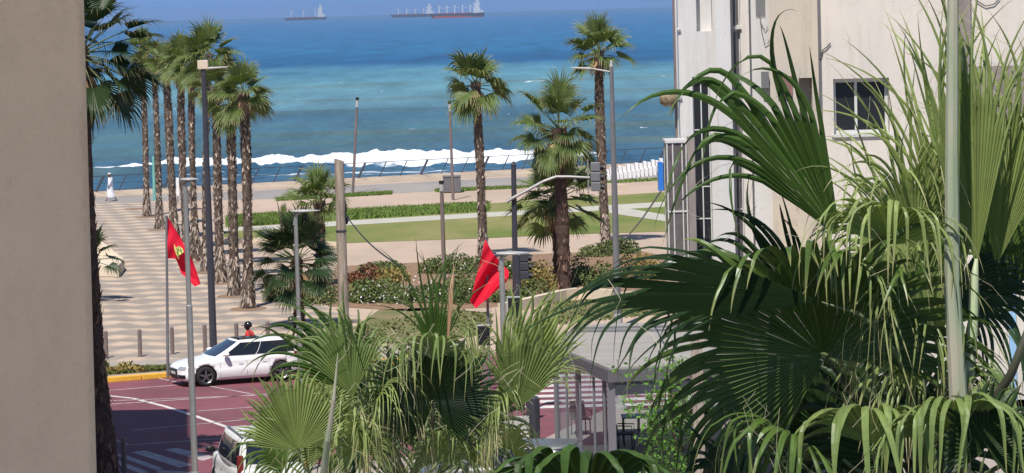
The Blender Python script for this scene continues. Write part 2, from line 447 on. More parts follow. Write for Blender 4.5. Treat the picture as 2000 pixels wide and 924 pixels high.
# ------------------------------------------------------------------ air
hm = bpy.data.materials.new('sea_haze'); hm.use_nodes = True; hm.node_tree.nodes.clear()
_o = hm.node_tree.nodes.new('ShaderNodeOutputMaterial'); _v = hm.node_tree.nodes.new('ShaderNodeVolumePrincipled')
_v.inputs['Color'].default_value = (0.55, 0.72, 0.95, 1); _v.inputs['Density'].default_value = 4.5e-5; _v.inputs['Anisotropy'].default_value = 0.2
hm.node_tree.links.new(_v.outputs[0], _o.inputs['Volume'])
_b = MB(); _b.box(-5000, 5000, -120, 16500, -12.0, 60)
tag(_b.build('haze', hm), 'thin pale sea haze', kind='stuff')

# ------------------------------------------------------------------ ground, water and roads
def poly_sheet(name, pts, z, m, label=None):
    """flat sheet through picture points lying on the ground"""
    vs = [at_z(x, y, z) for x, y in pts]
    mb = MB(); mb.add(vs, [tuple(range(len(vs)))])
    o = mb.build(name, m)
    bm = bmesh.new(); bm.from_mesh(o.data); bmesh.ops.triangulate(bm, faces=bm.faces)
    bm.normal_update()
    for f in bm.faces:
        if f.normal.z < 0: f.normal_flip()
    bm.to_mesh(o.data); bm.free()
    return tag(o, kind='structure')

SEA = -4.0
# sea wall line (top outer edge) in plan
W0 = at_z(150, 385); W1 = at_z(1330, 322)
wd = (W1 - W0).normalized()
WA = W0 - wd * 160; WB = W1 + wd * 400
wn_ = Vector((-wd.y, wd.x, 0))          # towards the sea
def wall_pt(t, off=0.0, z=0.0):
    p = W0 + wd * t + wn_ * off
    return Vector((p.x, p.y, z))

# near road bed and city ground
mb = MB(); mb.add([(-400, -60, -0.14), (500, -60, -0.14), (500, 135, -0.14), (-400, 135, -0.14)], [(0, 1, 2, 3)])
tag(mb.build('ground', M['asphalt']), kind='structure')
# raised seafront ground, one thick sheet from the kerb line to the sea wall, with a real kerb step
kerb_px = [(40, 747), (205, 739), (345, 728), (560, 716), (645, 709), (800, 700), (950, 690), (1100, 670), (1400, 640)]
kerb = [at_z(x, y, 0.0) for x, y in kerb_px]
kerb = [Vector((-400, kerb[0].y - 2, 0))] + kerb + [Vector((500, kerb[-1].y + 6, 0))]
top = kerb + [WB, WA]
vs = top + [Vector((p.x, p.y, -0.5)) for p in top]
n = len(top)
mb = MB(); mb.add(vs, [tuple(range(n))] + [(i + n, (i + 1) % n + n, (i + 1) % n, i) for i in range(n)])
seafront = mb.build('seafront_ground', M['gravel'])
bm = bmesh.new(); bm.from_mesh(seafront.data); bmesh.ops.triangulate(bm, faces=[f for f in bm.faces if len(f.verts) > 4]); bmesh.ops.recalc_face_normals(bm, faces=bm.faces); bm.to_mesh(seafront.data); bm.free()
tag(seafront, kind='structure')

# maroon coated road
poly_sheet('road', [(60, 754), (205, 745), (345, 734), (560, 722), (650, 715), (800, 706), (950, 696), (1090, 677), (1330, 655), (1330, 800), (1000, 868), (900, 884), (640, 904), (400, 924), (330, 990), (40, 1010)], -0.134, M['maroon'])
# plaza
poly_sheet('plaza_paving', [(60, 397), (285, 386), (322, 415), (430, 500), (520, 545), (600, 590), (700, 620), (700, 680), (345, 700), (60, 716)], 0.004, M['plaza'])
poly_sheet('sidewalk', [(60, 716), (345, 700), (700, 680), (900, 668), (900, 690), (645, 706), (345, 724), (60, 742)], 0.006, M['sidewalk'])
poly_sheet('promenade', [(60, 399), (300, 393), (520, 389), (620, 385), (900, 371), (1100, 362), (1380, 348), (1380, 332), (1000, 346), (700, 362), (520, 371), (300, 381), (60, 391)], 0.005, M['promenade'])
poly_sheet('lawn', [(440, 447), (540, 447), (1000, 421), (1330, 402), (1330, 451), (1100, 458), (950, 465), (660, 475), (500, 469), (432, 462)], 0.012, M['grass'])
poly_sheet('lawn', [(440, 425), (540, 417), (960, 397), (1330, 373), (1330, 393), (1000, 412), (540, 439), (440, 443)], 0.012, M['grass'])
poly_sheet('garden_path', [(430, 446), (540, 439), (1000, 412), (1330, 392), (1330, 402), (1000, 421), (540, 448), (430, 452)], 0.016, M['path'])
poly_sheet('garden_path', [(1190, 408), (1220, 406), (1340, 426), (1340, 438), (1190, 416)], 0.020, M['path'])
poly_sheet('verge', [(195, 722), (330, 715), (345, 717), (345, 722), (195, 734)], 0.012, M['verge'])
poly_sheet('verge', [(690, 640), (740, 605), (860, 600), (960, 612), (960, 650), (860, 668), (700, 672)], 0.010, M['verge'])
poly_sheet('verge', [(1080, 590), (1240, 575), (1330, 570), (1330, 612), (1120, 625), (1060, 640)], 0.010, M['verge'])
poly_sheet('flower_bed_soil', [(640, 598), (655, 520), (830, 512), (960, 500), (1240, 488), (1300, 500), (1300, 560), (1110, 580), (960, 600), (800, 608)], 0.010, M['soil'])

def strip_on_ground(name, pa, pb, w, z, m):
    mb = MB()
    for (a, b) in zip(pa, pb):
        A = at_z(*a, z); B = at_z(*b, z); d = (B - A).normalized(); nn = Vector((-d.y, d.x, 0)) * w / 2
        mb.add([A - nn, B - nn, B + nn, A + nn], [(0, 1, 2, 3)])
    return tag(mb.build(name, m), kind='structure')

ZR = -0.130
# long curved white line
cv = [(205, 772), (260, 778), (320, 793), (380, 812), (455, 838), (520, 862)]
strip_on_ground('road_marking', cv[:-1], cv[1:], 0.16, ZR, M['white_paint'])
strip_on_ground('road_marking', [(205, 790), (205, 783), (255, 869), (385, 803), (205, 763)], [(640, 762), (560, 770), (520, 850), (640, 784), (345, 752)], 0.12, ZR, M['white_worn_shaded'])
strip_on_ground('road_marking', [(205, 852), (260, 840), (400, 752), (290, 735)], [(250, 868), (560, 812), (520, 775), (355, 748)], 0.09, ZR, M['white_worn_shaded'])
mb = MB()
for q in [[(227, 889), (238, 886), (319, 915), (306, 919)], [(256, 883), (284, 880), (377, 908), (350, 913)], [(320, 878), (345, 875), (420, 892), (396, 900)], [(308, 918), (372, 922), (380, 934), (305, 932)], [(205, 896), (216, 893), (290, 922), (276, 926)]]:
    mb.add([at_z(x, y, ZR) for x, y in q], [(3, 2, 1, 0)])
tag(mb.build('zebra_crossing', M['white_worn_shaded']), kind='structure')
mb = MB()
for i in range(11):
    Y = 90.0 + i * 1.28
    mb.add([(0.2, Y, ZR), (4.5, Y, ZR), (4.5, Y + 0.62, ZR), (0.2, Y + 0.62, ZR)], [(0, 1, 2, 3)])
tag(mb.build('zebra_crossing', M['white_paint']), kind='structure')
mb = MB(); mb.box(4.6, 70, 85.5, 112, -.5, 0.0); tag(mb.build('building_pavement', M['sidewalk']), kind='structure')
# near pavement with paving under kiosk
mb = MB(); kp = [at_z(x, y, 0.0) for x, y in ((400, 925), (640, 905), (900, 885), (1040, 868), (1180, 800), (1330, 795))]
kp = kp + [Vector((60, kp[-1].y, 0)), Vector((60, 20, 0)), Vector((kp[0].x - 3, 20, 0))]
n = len(kp)
mb.add(kp + [Vector((p.x, p.y, -0.5)) for p in kp], [tuple(range(n))] + [(i + n, (i + 1) % n + n, (i + 1) % n, i) for i in range(n)])
o = mb.build('near_sidewalk', M['sidewalk'])
bm = bmesh.new(); bm.from_mesh(o.data); bmesh.ops.triangulate(bm, faces=[f for f in bm.faces if len(f.verts) > 4]); bmesh.ops.recalc_face_normals(bm, faces=bm.faces); bm.to_mesh(o.data); bm.free()
tag(o, kind='structure')

# yellow kerb stones
kb = thing('kerb', 'long yellow painted kerb between the maroon road and the plaza', 'kerb', kerb[1])
for a, b in zip(kerb[1:6], kerb[2:7]):
    L_ = (b - a).length; nst = max(1, int(L_ / 1.0))
    mb = MB()
    d = (b - a).normalized(); nn = Vector((-d.y, d.x, 0))
    for i in range(nst):
        c = a + d * (i + .5) * L_ / nst + nn * 0.02
        mb.obox(Vector((c.x, c.y, -0.055)), d * (L_ / nst / 2 - 0.012), nn * 0.11, Vector((0, 0, 0.085)))
    mb.build('kerb_stones', M['yellow_paint'], kb, bevel=0.02)

# sea ------------------------------------------------------------
def sea_nodes(nt, b):
    L = nt.links.new
    b.inputs['IOR'].default_value = 1.33
    b.inputs['Specular IOR Level'].default_value = 0.30
    g = nt.nodes.new('ShaderNodeNewGeometry'); s = nt.nodes.new('ShaderNodeSeparateXYZ')
    L(g.outputs['Position'], s.inputs[0])
    def mth(op, a, c=None):
        n = nt.nodes.new('ShaderNodeMath'); n.operation = op
        for i, q in enumerate((a, c)):
            if q is None: continue
            if isinstance(q, (int, float)): n.inputs[i].default_value = q
            else: L(q, n.inputs[i])
        return n.outputs[0]
    def noise(scale, st, det=4):
        mp = nt.nodes.new('ShaderNodeMapping'); mp.inputs['Scale'].default_value = st
        L(g.outputs['Position'], mp.inputs[0])
        n = nt.nodes.new('ShaderNodeTexNoise'); n.inputs['Scale'].default_value = scale; n.inputs['Detail'].default_value = det
        L(mp.outputs[0], n.inputs[0]); return n.outputs[0]
    # distance from shore measured as 1000 / Y so that the bands of depth and of stirred-up sand can be placed
    inv = mth('DIVIDE', 1000.0, mth('MAXIMUM', mth('SUBTRACT', s.outputs['Y'], mth('MULTIPLY', s.outputs['X'], 0.12)), 10.0))
    wob = mth('MULTIPLY', mth('SUBTRACT', noise(0.012, (1, .35, 1), 5), 0.5), 0.5)
    inv2 = mth('ADD', inv, mth('MULTIPLY', wob, inv))
    r = nt.nodes.new('ShaderNodeValToRGB')
    mr = nt.nodes.new('ShaderNodeMapRange'); L(inv2, mr.inputs['Value'])
    mr.inputs['From Min'].default_value = 0.0; mr.inputs['From Max'].default_value = 4.0
    L(mr.outputs[0], r.inputs[0])
    cols = [(0.0, (0.053, 0.164, 0.353)), (0.09, (0.034, 0.139, 0.310)), (0.19, (0.018, 0.130, 0.277)), (0.235, (0.013, 0.094, 0.230)),
            (0.255, (0.016, 0.105, 0.234)), (0.30, (0.084, 0.229, 0.310)), (0.37, (0.114, 0.268, 0.320)), (0.45, (0.102, 0.225, 0.283)),
            (0.50, (0.050, 0.135, 0.204)), (0.58, (0.054, 0.141, 0.195)), (0.64, (0.062, 0.147, 0.180)), (0.71, (0.040, 0.113, 0.189)), (1.0, (0.046, 0.113, 0.174))]
    e = r.color_ramp.elements
    e[0].position = 0; e[0].color = (*cols[0][1], 1); e[1].position = 1; e[1].color = (*cols[-1][1], 1)
    for p, c in cols[1:-1]:
        x = e.new(p); x.color = (*c, 1)
    # olive tone on the landward wave faces
    mx = nt.nodes.new('ShaderNodeMix'); mx.data_type = 'RGBA'
    L(r.outputs[0], mx.inputs['A']); mx.inputs['B'].default_value = (0.105, 0.150, 0.125, 1)
    a = nt.nodes.new('ShaderNodeAttribute'); a.attribute_name = 'olive_face'
    L(a.outputs['Fac'], mx.inputs['Factor'])
    # small wind ripples vary the tone
    h = nt.nodes.new('ShaderNodeHueSaturation'); L(mx.outputs['Result'], h.inputs['Color'])
    n3 = noise(0.10, (1, .12, 1), 8)
    n4 = noise(0.9, (1, .25, 1), 6)
    v = mth('ADD', mth('MULTIPLY', n3, 0.6), mth('MULTIPLY', n4, 0.4))
    m3 = nt.nodes.new('ShaderNodeMapRange'); L(v, m3.inputs['Value'])
    m3.inputs['From Min'].default_value = 0.3; m3.inputs['From Max'].default_value = 0.7
    m3.inputs['To Min'].default_value = 0.62; m3.inputs['To Max'].default_value = 1.30
    L(m3.outputs[0], h.inputs['Value'])
    # foam
    fa = nt.nodes.new('ShaderNodeAttribute'); fa.attribute_name = 'foam'
    fn = noise(1.1, (.45, 1.0, 1), 7)
    fm = mth('ADD', fa.outputs['Fac'], mth('MULTIPLY', mth('SUBTRACT', fn, 0.5), 1.1))
    fr = nt.nodes.new('ShaderNodeMapRange'); L(fm, fr.inputs['Value'])
    fr.inputs['From Min'].default_value = 0.46; fr.inputs['From Max'].default_value = 0.62
    m2 = nt.nodes.new('ShaderNodeMix'); m2.data_type = 'RGBA'
    L(fr.outputs[0], m2.inputs['Factor']); L(h.outputs[0], m2.inputs['A']); m2.inputs['B'].default_value = (0.80, 0.82, 0.84, 1)
    L(m2.outputs['Result'], b.inputs['Base Color'])
    b.inputs['Roughness'].default_value = 0.45
    bp = nt.nodes.new('ShaderNodeBump'); bp.inputs['Strength'].default_value = 0.25; bp.inputs['Distance'].default_value = 0.25
    L(noise(0.5, (.5, 1, 1), 8), bp.inputs['Height']); L(bp.outputs[0], b.inputs['Normal'])
M['sea'] = grid_pattern('sea_water', sea_nodes, 0.45)

rs = np.random.RandomState(3)
def vnoise(x, y, seed=0):
    """smooth value noise, numpy"""
    xi = np.floor(x).astype(int); yi = np.floor(y).astype(int)
    fx = x - xi; fy = y - yi
    fx = fx * fx * (3 - 2 * fx); fy = fy * fy * (3 - 2 * fy)
    def h(a, b):
        n = (a * 374761393 + b * 668265263 + seed * 982451653) & 0x7fffffff
        n = ((n ^ (n >> 13)) * 1274126177) & 0x7fffffff
        return ((n ^ (n >> 16)) & 0xffff) / 65535.0
    return (h(xi, yi) * (1 - fx) + h(xi + 1, yi) * fx) * (1 - fy) + (h(xi, yi + 1) * (1 - fx) + h(xi + 1, yi + 1) * fx) * fy

ys = np.concatenate([np.arange(215, 300, 2.0), np.arange(300, 345, 0.45), np.arange(345, 430, 1.2), np.arange(430, 900, 4.0), np.geomspace(900, 70000, 40)])
xs_n = np.linspace(-1, 1, 561); xs_n = np.sign(xs_n) * (0.55 * np.abs(xs_n) + 0.45 * np.abs(xs_n) ** 3)
Yg, Ug = np.meshgrid(ys, xs_n, indexing='ij')
Xw = 110.0 + np.maximum(Yg - 300, 0) * 0.55
Xg = Ug * Xw
Yb = 316 + 0.10 * Xg + 2.5 * (vnoise(Xg / 16 + 50, Xg * 0 + 3.3, 5) - .5)          # crest line of the breaker
D = Yg - Yb
env = np.clip((Xg + 44) / 10, 0, 1) * np.clip((12 - Xg) / 10, 0, 1)                   # where it has broken
lump = 0.62 + 0.30 * vnoise(Xg / 2.1 + 9, Yg / 2.5, 7) + 0.30 * vnoise(Xg / 1.1, Yg / 1.2, 8) + 0.28 * vnoise(Xg / .5, Yg / .6, 18) + 0.22 * vnoise(Xg / 6.0 + 3, Yg * 0 + 1, 9) + 0.25 * vnoise(Xg / .33 + 7, Yg / .5, 19)
crest = np.where(D < 0, np.exp(-(D / 4.5) ** 2), np.exp(-(D / 3.0) ** 2)) * 1.08
Z = SEA + crest * (env * lump + (1 - env) * 0.62)
def swell(y0, amp, w, slope=0.12):
    dd = Yg - (y0 + slope * Xg + 3 * (vnoise(Xg / 30 + y0, Xg * 0, 2) - .5))
    return amp * np.exp(-(dd / w) ** 2), dd
olive_face = np.zeros_like(Z)
for y0, amp, w in ((340, .28, 4), (356, .75, 5), (379, .4, 6), (408, .8, 7), (445, .4, 7), (500, .5, 9), (575, .5, 11), (690, .5, 14)):
    zz, dd = swell(y0, amp * (0.5 + 0.8 * vnoise(Xg / 25 + y0, Xg * 0 + 7, 4)), w)
    Z = Z + zz
    olive_face = np.maximum(olive_face, np.exp(-((dd + w * .5) / (w * .8)) ** 2) * amp * (0.25 + 0.9 * vnoise(Xg / 18 + y0, Yg / 7, 6)))
olive_face = np.maximum(olive_face, (1 - np.clip((Xg + 46) / 14, 0, 1)) * np.exp(-((D + 2) / 5.0) ** 2) * 0.9)
chop = (vnoise(Xg / 1.7, Yg / 1.1, 11) - .5) * 0.22
Z = Z + np.where(Yg < 340, chop, 0)
fw = (1.5 + 2.0 * np.clip((Xg + 36) / 18, 0, 1)) * (0.75 + .5 * vnoise(Xg / 3.0, Xg * 0 + 5, 31))
foam = env * np.clip(1.25 - np.abs(D + 0.4 * fw) / fw, 0, 1) * 1.5
after = np.where(D < -5, 0.46 - 0.008 * (-D - 5), 0) * (0.45 + 0.75 * vnoise(Xg / 7, Yg / 3, 12)) * np.clip((Xg + 44) / 16, 0.15, 1)
wedge = np.abs(D + 24 + 2 * (vnoise(Xg / 9, Xg * 0, 15) - .5))
foam = np.maximum(foam, after)
foam = np.maximum(foam, np.clip(1.1 - wedge / 2.5, 0, 1) * (0.35 + 0.6 * vnoise(Xg / 11 + 4, Xg * 0, 14)) * np.clip((Xg + 40) / 12, 0, 1))
caps = (vnoise(Xg / 4.2, Yg / 7, 21) > 0.965) & (Yg > 400) & (Yg < 880)
foam = np.where(caps, np.maximum(foam, 0.62), foam)
ny, nx = Z.shape
co = np.stack([Xg, Yg, Z], -1).reshape(-1, 3)
idx = np.arange(ny * nx).reshape(ny, nx)
fc = np.stack([idx[:-1, :-1], idx[:-1, 1:], idx[1:, 1:], idx[1:, :-1]], -1).reshape(-1, 4)
me = bpy.data.meshes.new('sea')
me.from_pydata(co.tolist(), [], fc.tolist())
me.materials.append(M['sea'])
for nm, arr in (('foam', foam), ('olive_face', olive_face)):
    at = me.attributes.new(nm, 'FLOAT', 'POINT'); at.data.foreach_set('value', arr.reshape(-1).astype(np.float32))
me.polygons.foreach_set('use_smooth', [True] * len(me.polygons))
me.update()
o = bpy.data.objects.new('sea', me); COL.objects.link(o); tag(o, kind='structure')

# sea wall and parapet strip (real drop to the water)
mb = MB()
for a, b in [(-160, 0), (0, 22), (22, 43), (43, 400)]:
    A = wall_pt(a); B = wall_pt(b)
    mb.add([A - wn_ * 1.9 + Vector((0, 0, .008)), B - wn_ * 1.9 + Vector((0, 0, .008)), B + Vector((0, 0, .28)), A + Vector((0, 0, .28)),
            A + wn_ * .5 + Vector((0, 0, .28)), B + wn_ * .5 + Vector((0, 0, .28)), B + wn_ * 1.5 + Vector((0, 0, -7)), A + wn_ * 1.5 + Vector((0, 0, -7))],
           [(0, 1, 2, 3), (3, 2, 5, 4), (4, 5, 6, 7)])
tag(mb.build('sea_wall', M['sand_wall']), 'low sandy sea wall running along the promenade above the surf', 'sea wall')

# railing on the sea wall
rl = thing('railing', 'dark slanted post railing along the sea wall above the waves', 'railing', wall_pt(0, 0, .25))
mbr = MB()
tt = np.arange(-8, 56, 1.55)
for k, t in enumerate(tt):
    p = wall_pt(t, 0, .25)
    top_ = p + wd * 0.62 + wn_ * 0.12 + Vector((0, 0, 1.02))
    w = 0.075 if k % 3 == 0 else 0.032
    post = MB()
    post.tube([p, top_], w, 6)
    post.tube([p + wn_ * -.02, p - wn_ * 0.8 + wd * 0.3 + Vector((0, 0, -.1))], w * .5, 5)
    post.build('post', M['metal_dark'], rl)
for hgt, off in ((1.02, .12), (0.55, .06), (0.12, 0.01)):
    m2 = MB()
    m2.tube([wall_pt(-8, off, .25 + hgt) + wd * .6 * hgt, wall_pt(56, off, .25 + hgt) + wd * .6 * hgt], 0.022 if hgt > 1 else 0.010, 5)
    m2.build('rail', M['metal_dark'], rl)

# ------------------------------------------------------------------ fan leaves
def nrm(v):
    return v / (np.linalg.norm(v) + 1e-9)
def fan_leaf(mb, P, a, n, R, spread=4.2, nseg=40, fuse=0.5, droop=1.0, steps=8, fold=0.25, pleat=0.35, rng=None, tipfrom=0.8, wid=1.0, m=0, loose=0.0, tiplen=1.0, side=0.28):
    """costapalmate fan blade: pleated segments joined to `fuse`, then free drooping tips"""
    rng = rng or random
    P = np.array(P, float); a = nrm(np.array(a, float)); n = np.array(n, float); n = nrm(n - a * np.dot(n, a))
    b = np.cross(n, a)
    dth = spread / nseg / 2
    for i in range(nseg):
        th = -spread / 2 + spread * (i + .5) / nseg
        k = abs(th) / (spread / 2)
        L_ = R * (1.0 - side * k ** 1.6) * rng.uniform(0.93, 1.05)
        fu = fuse * rng.uniform(0.88, 1.08) * (1 - 0.15 * k)
        f_ = fold * math.sin(min(abs(th), PI / 2))
        def dirv(t):
            return nrm(a * math.cos(t) + b * math.sin(t) + n * fold * math.sin(min(abs(t), PI / 2)))
        dc, dl, dr = dirv(th), dirv(th - dth), dirv(th + dth)
        nn = nrm(n - dc * np.dot(n, dc))
        cpos = P.copy(); vs = []; at = []
        ns0 = 2; rf = L_ * fu
        w0 = rf * math.tan(dth)
        pl = pleat * (1 if True else 0)
        # fused part: radial, edges meet the neighbours
        sag = lambda r: np.array([0, 0, -1.0]) * droop * 0.10 * (r / R) ** 2 * R
        for j in range(ns0 + 1):
            r = rf * (0.05 + 0.95 * j / ns0)
            vs += [P + dl * r + sag(r), P + dc * r + nn * r * dth * 2 * pl + sag(r), P + dr * r + sag(r)]
            at += [0.0] * 3
        pos = P + dc * rf + nn * rf * dth * 2 * pl + sag(rf)
        d = nrm(dc + np.array([0, 0, -1.0]) * droop * 0.18)
        lat = nrm(np.cross(nn, dc)) * -1.0
        if np.dot(lat, dr - dl) < 0: lat = -lat
        ns = steps; ds = (L_ - rf) * tiplen * rng.uniform(.85, 1.15) / ns
        dr_ = droop * rng.uniform(0.6, 1.45)
        sw = np.array([rng.gauss(0, 1), rng.gauss(0, 1), rng.gauss(0, .4)]) * (0.02 + loose * .07)
        hard = rng.uniform(0.0, 0.5)
        for j in range(1, ns + 1):
            t = j / ns
            g = dr_ * (0.35 + 1.6 * t + (2.2 if hard > .3 and hard < t < hard + .25 else 0)) * ds / R * 2.6
            d = nrm(d + np.array([0, 0, -1.0]) * g + sw)
            pos = pos + d * ds
            w = w0 * wid * (1 - t ** 1.5) * 0.98 + 0.0004
            la = nrm(lat - d * np.dot(lat, d))
            up = np.cross(d, la)
            if np.dot(up, nn) < 0: up = -up
            e = max(0.0, 1 - t)
            vs += [pos - la * w - up * w * pl * 0.9, pos, pos + la * w - up * w * pl * 0.9]
            tv = 0.0 if t < tipfrom - .25 else min(1, (t - tipfrom + .25) / .45)
            at += [tv] * 3
        fs = []
        tot = ns0 + ns
        for j in range(tot):
            o_ = j * 3
            fs += [(o_, o_ + 1, o_ + 4, o_ + 3), (o_ + 1, o_ + 2, o_ + 5, o_ + 4)]
        mb.add(vs, fs, m, at)

# ------------------------------------------------------------------ seafront palms
def crown_meshes(seed, nleaf, R, pet, nseg, steps, lowest=-40, droop=1.0, skirt=0):
    rng = random.Random(seed)
    cr = MB(); pt = MB()
    for k in range(nleaf):
        az = k * 2.39996 + rng.uniform(-.7, .7)
        q = (k + .5) / nleaf
        el = R_(82 - (82 - lowest) * q ** 0.9 + rng.uniform(-14, 14))
        d = np.array([math.cos(az) * math.cos(el), math.sin(az) * math.cos(el), math.sin(el)])
        lp = pet * rng.uniform(0.7, 1.35)
        C0 = np.array([0, 0, -0.25 * q]); mid = C0 + d * lp * .5; hub = C0 + d * lp + np.array([0, 0, -0.12 * lp * q])
        a = nrm(d + np.array([0, 0, -0.35 * q - .05]))
        n = nrm(np.array([0, 0, 1.0]) - a * a[2]) if abs(a[2]) < .97 else nrm(np.array([-math.cos(az), -math.sin(az), .2]))
        n = nrm(n + np.array([rng.gauss(0, .4), rng.gauss(0, .4), 0]))
        fan_leaf(cr, hub, a, n, R * rng.uniform(.85, 1.1), spread=rng.uniform(2.9, 3.9), nseg=nseg, fuse=.5, droop=droop * (0.5 + .8 * q), steps=steps, fold=.3, rng=rng, tipfrom=.75, pleat=.3)
        pt.tube([C0, mid, hub], [.022, .016, .010], 4, cap=False)
    if skirt:
        for k in range(skirt):
            az = rng.uniform(0, 2 * PI); el = R_(rng.uniform(-85, -55))
            d = np.array([math.cos(az) * math.cos(el), math.sin(az) * math.cos(el), math.sin(el)])
            hub = d * pet * .6
            fan_leaf(pt, hub, d, np.array([math.cos(az), math.sin(az), 0.3]), R * .8, spread=1.6, nseg=8, fuse=.4, droop=1.5, steps=3, fold=.4, rng=rng, m=1)
    return cr, pt

CROWNS = {}
def crown_data(kind):
    """shared crown meshes of the seafront palms"""
    if kind not in CROWNS:
        seed, nleaf, R, pet, nseg, steps, low, dr, sk = {
            'a': (1, 21, .92, .50, 22, 5, -38, .55, 4), 'b': (22, 18, .98, .48, 22, 5, -40, .75, 5), 'c': (13, 23, .90, .55, 22, 5, -32, .6, 3),
            'd': (4, 26, .9, .55, 22, 5, -20, 1.3, 4),
            'big': (5, 36, 1.0, .95, 28, 6, -58, .75, 10), 'near': (6, 42, 1.05, 1.0, 34, 7, -52, .6, 4), 'bush': (8, 40, .95, .8, 26, 6, -30, .5, 4),
            'small': (9, 16, .8, .6, 22, 5, 5, .8, 0)}[kind]
        cr, pt = crown_meshes(seed, nleaf, R, pet, nseg, steps, low, dr, sk)
        CROWNS[kind] = (cr, pt)
    return CROWNS[kind]
CROWN_OBJ = {}
def put_crown(root, kind, C, scale, rz, leafm):
    key = (kind, leafm)
    if key not in CROWN_OBJ:
        cr, pt = crown_data(kind)
        a = cr.build('crown', M[leafm], root, local=True)
        b = pt.build('leaf_stalks', [M['petiole_mid'], M['fibre']], root, local=True)
        CROWN_OBJ[key] = (a, b)
    else:
        a, b = [q.copy() for q in CROWN_OBJ[key]]
        for q in (a, b): COL.objects.link(q); q.parent = root
    for q in (a, b):
        q.location = Vector(C) - Vector(root['_w']); q.rotation_euler = (0, 0, rz); q.scale = (scale,) * 3

def palm(label, bx, by, cx, cy, kind='a', scale=1.0, r=0.16, flare=1.7, dark=False, group=None, rz=0, stub=1.0, cat='palm tree', Y=None, name='fan_palm', leafm='leaf_far', skirt_h=1.6, drop=0.0):
    B = at_z(bx, by, 0) if Y is None else Vector((at_d(bx, by, Y).x, Y, 0))
    T = at_d(cx, cy, B.y); T = Vector((T.x, B.y + 0.0, T.z))
    root = thing(name, label, cat, B, 0, group)
    rng = random.Random(int(bx * 7 + by))
    hgt = T.z; tr = MB(); n = 12; st = max(8, int(hgt / .16)); rings = []
    cxo = rng.uniform(-.12, .12)
    def cen(t):
        return Vector((B.x + (T.x - B.x) * t + cxo * math.sin(t * PI), B.y, hgt * t))
    def rad(t):
        z = hgt * t
        rr = r * (1.0 + (flare - 1) * math.exp(-(z / (skirt_h * .6)) ** 2) + .12 * math.sin(t * 9 + bx) * .5)
        if z > hgt - .9: rr *= 1 + .25 * (z - hgt + .9) / .9
        return rr
    for i in range(st + 1):
        t = i / st; c = cen(t); q = rad(t) * rng.uniform(.92, 1.07)
        rings.append([c + Vector((math.cos(2 * PI * k / n), math.sin(2 * PI * k / n), 0)) * q * rng.uniform(.93, 1.06) for k in range(n)])
    tr.loft(rings)
    tr.build('trunk', M['bark_dark' if dark else 'bark'], root, smooth=False)
    sb = MB(); cnt = int(hgt * 75 * stub)
    for k in range(cnt):
        t = rng.random() ** 1.15; z = hgt * t
        az = rng.uniform(0, 2 * PI); u = Vector((math.cos(az), math.sin(az), 0)); tg = Vector((-u.y, u.x, 0))
        c = cen(t) + u * rad(t) * .96
        lowp = z < skirt_h
        ln = rng.uniform(.10, .2) * (1.5 if lowp else 1); w = rng.uniform(.03, .06)
        sgn = 1 if (rng.random() < .75 and not lowp) else -1
        tip_ = c + u * rng.uniform(.03, .09) * (1.4 if lowp else 1) + Vector((0, 0, ln * sgn)) + tg * rng.uniform(-.06, .06)
        sb.add([c - tg * w, c + tg * w, tip_ + tg * w * .3, tip_ - tg * w * .3, c + u * .02 + Vector((0, 0, ln * .3))], [(0, 1, 2, 3), (0, 4, 1)], 0)
    sb.build('bark_stubs', M['boot_dark' if dark else 'boot'], root)
    put_crown(root, kind, T + Vector((0, 0, -drop)), scale, rz, leafm)
    return root

g = 'palms in a row along the edge of the plaza'
palm('farthest palm of the plaza row, standing beside a teal pole and the man in white', 287, 423, 277, 92, 'a', .95, .15, 1.7, group=g, rz=.3)
palm('second farthest palm of the plaza row, right of the teal pole', 312, 447, 300, 112, 'b', .95, .15, 1.9, group=g, rz=1.1)
palm('thick dark trunked palm behind the left red flag top in the plaza row', 341, 472, 324, 128, 'c', .95, .19, 1.5, group=g, rz=2.1)
palm('palm whose trunk base hides behind the left red flag in the plaza row', 366, 492, 353, 116, 'a', 1.05, .17, 1.5, group=g, rz=2.9)
palm('palm with a broad shaggy trunk foot right of the left red flag', 384, 509, 374, 128, 'b', 1.0, .14, 2.1, group=g, rz=3.9)
palm('tall palm half hidden behind the tall dark lamp post', 401, 530, 409, 106, 'a', 1.25, .12, 1.6, group=g, rz=5.0)
palm('fourth nearest palm of the plaza row, with leaves touching the dark lamp post', 431, 552, 421, 172, 'c', .95, .17, 1.8, group=g, rz=4.3)
palm('second nearest palm of the plaza row, with a dark brown upper trunk', 458, 577, 450, 205, 'b', .9, .18, 1.6, group=g, rz=.9)
palm('nearest palm of the plaza row, with a clean round soil pit and shaggy foot', 485, 602, 476, 180, 'a', 1.0, .18, 1.55, group=g, rz=5.6)
# soil rings round the palms on the plaza
for (x, y) in ((287, 424), (312, 448), (384, 510), (401, 531), (431, 553), (458, 578), (485, 603), (265, 408)):
    c = at_z(x, y, .006); mb = MB()
    mb.add([c + Vector((math.cos(t * PI / 12) * .72, math.sin(t * PI / 12) * .95, .004)) for t in range(24)], [tuple(range(24))])
    tag(mb.build('soil', M['soil']), kind='structure')
palm('tall slender palm between the two plain promenade lamp columns and the red flag', 944, 508, 929, 160, 'b', 1.35, .19, 1.2, rz=.5)
palm('tall palm right of centre behind the curved traffic light arm', 1184, 482, 1169, 98, 'c', 1.35, .21, 1.1, rz=1.5, drop=0)
palm('stout palm with a large round crown and bare brown trunk in the centre garden', 1104, 566, 1092, 250, 'big', 1.12, .25, 1.05, dark=True, rz=.8, stub=.3)
palm('shorter palm with dark trunk just behind the stout centre palm', 1090, 556, 1084, 385, 'bush', 1.25, .2, 1.15, dark=True, rz=2.2)
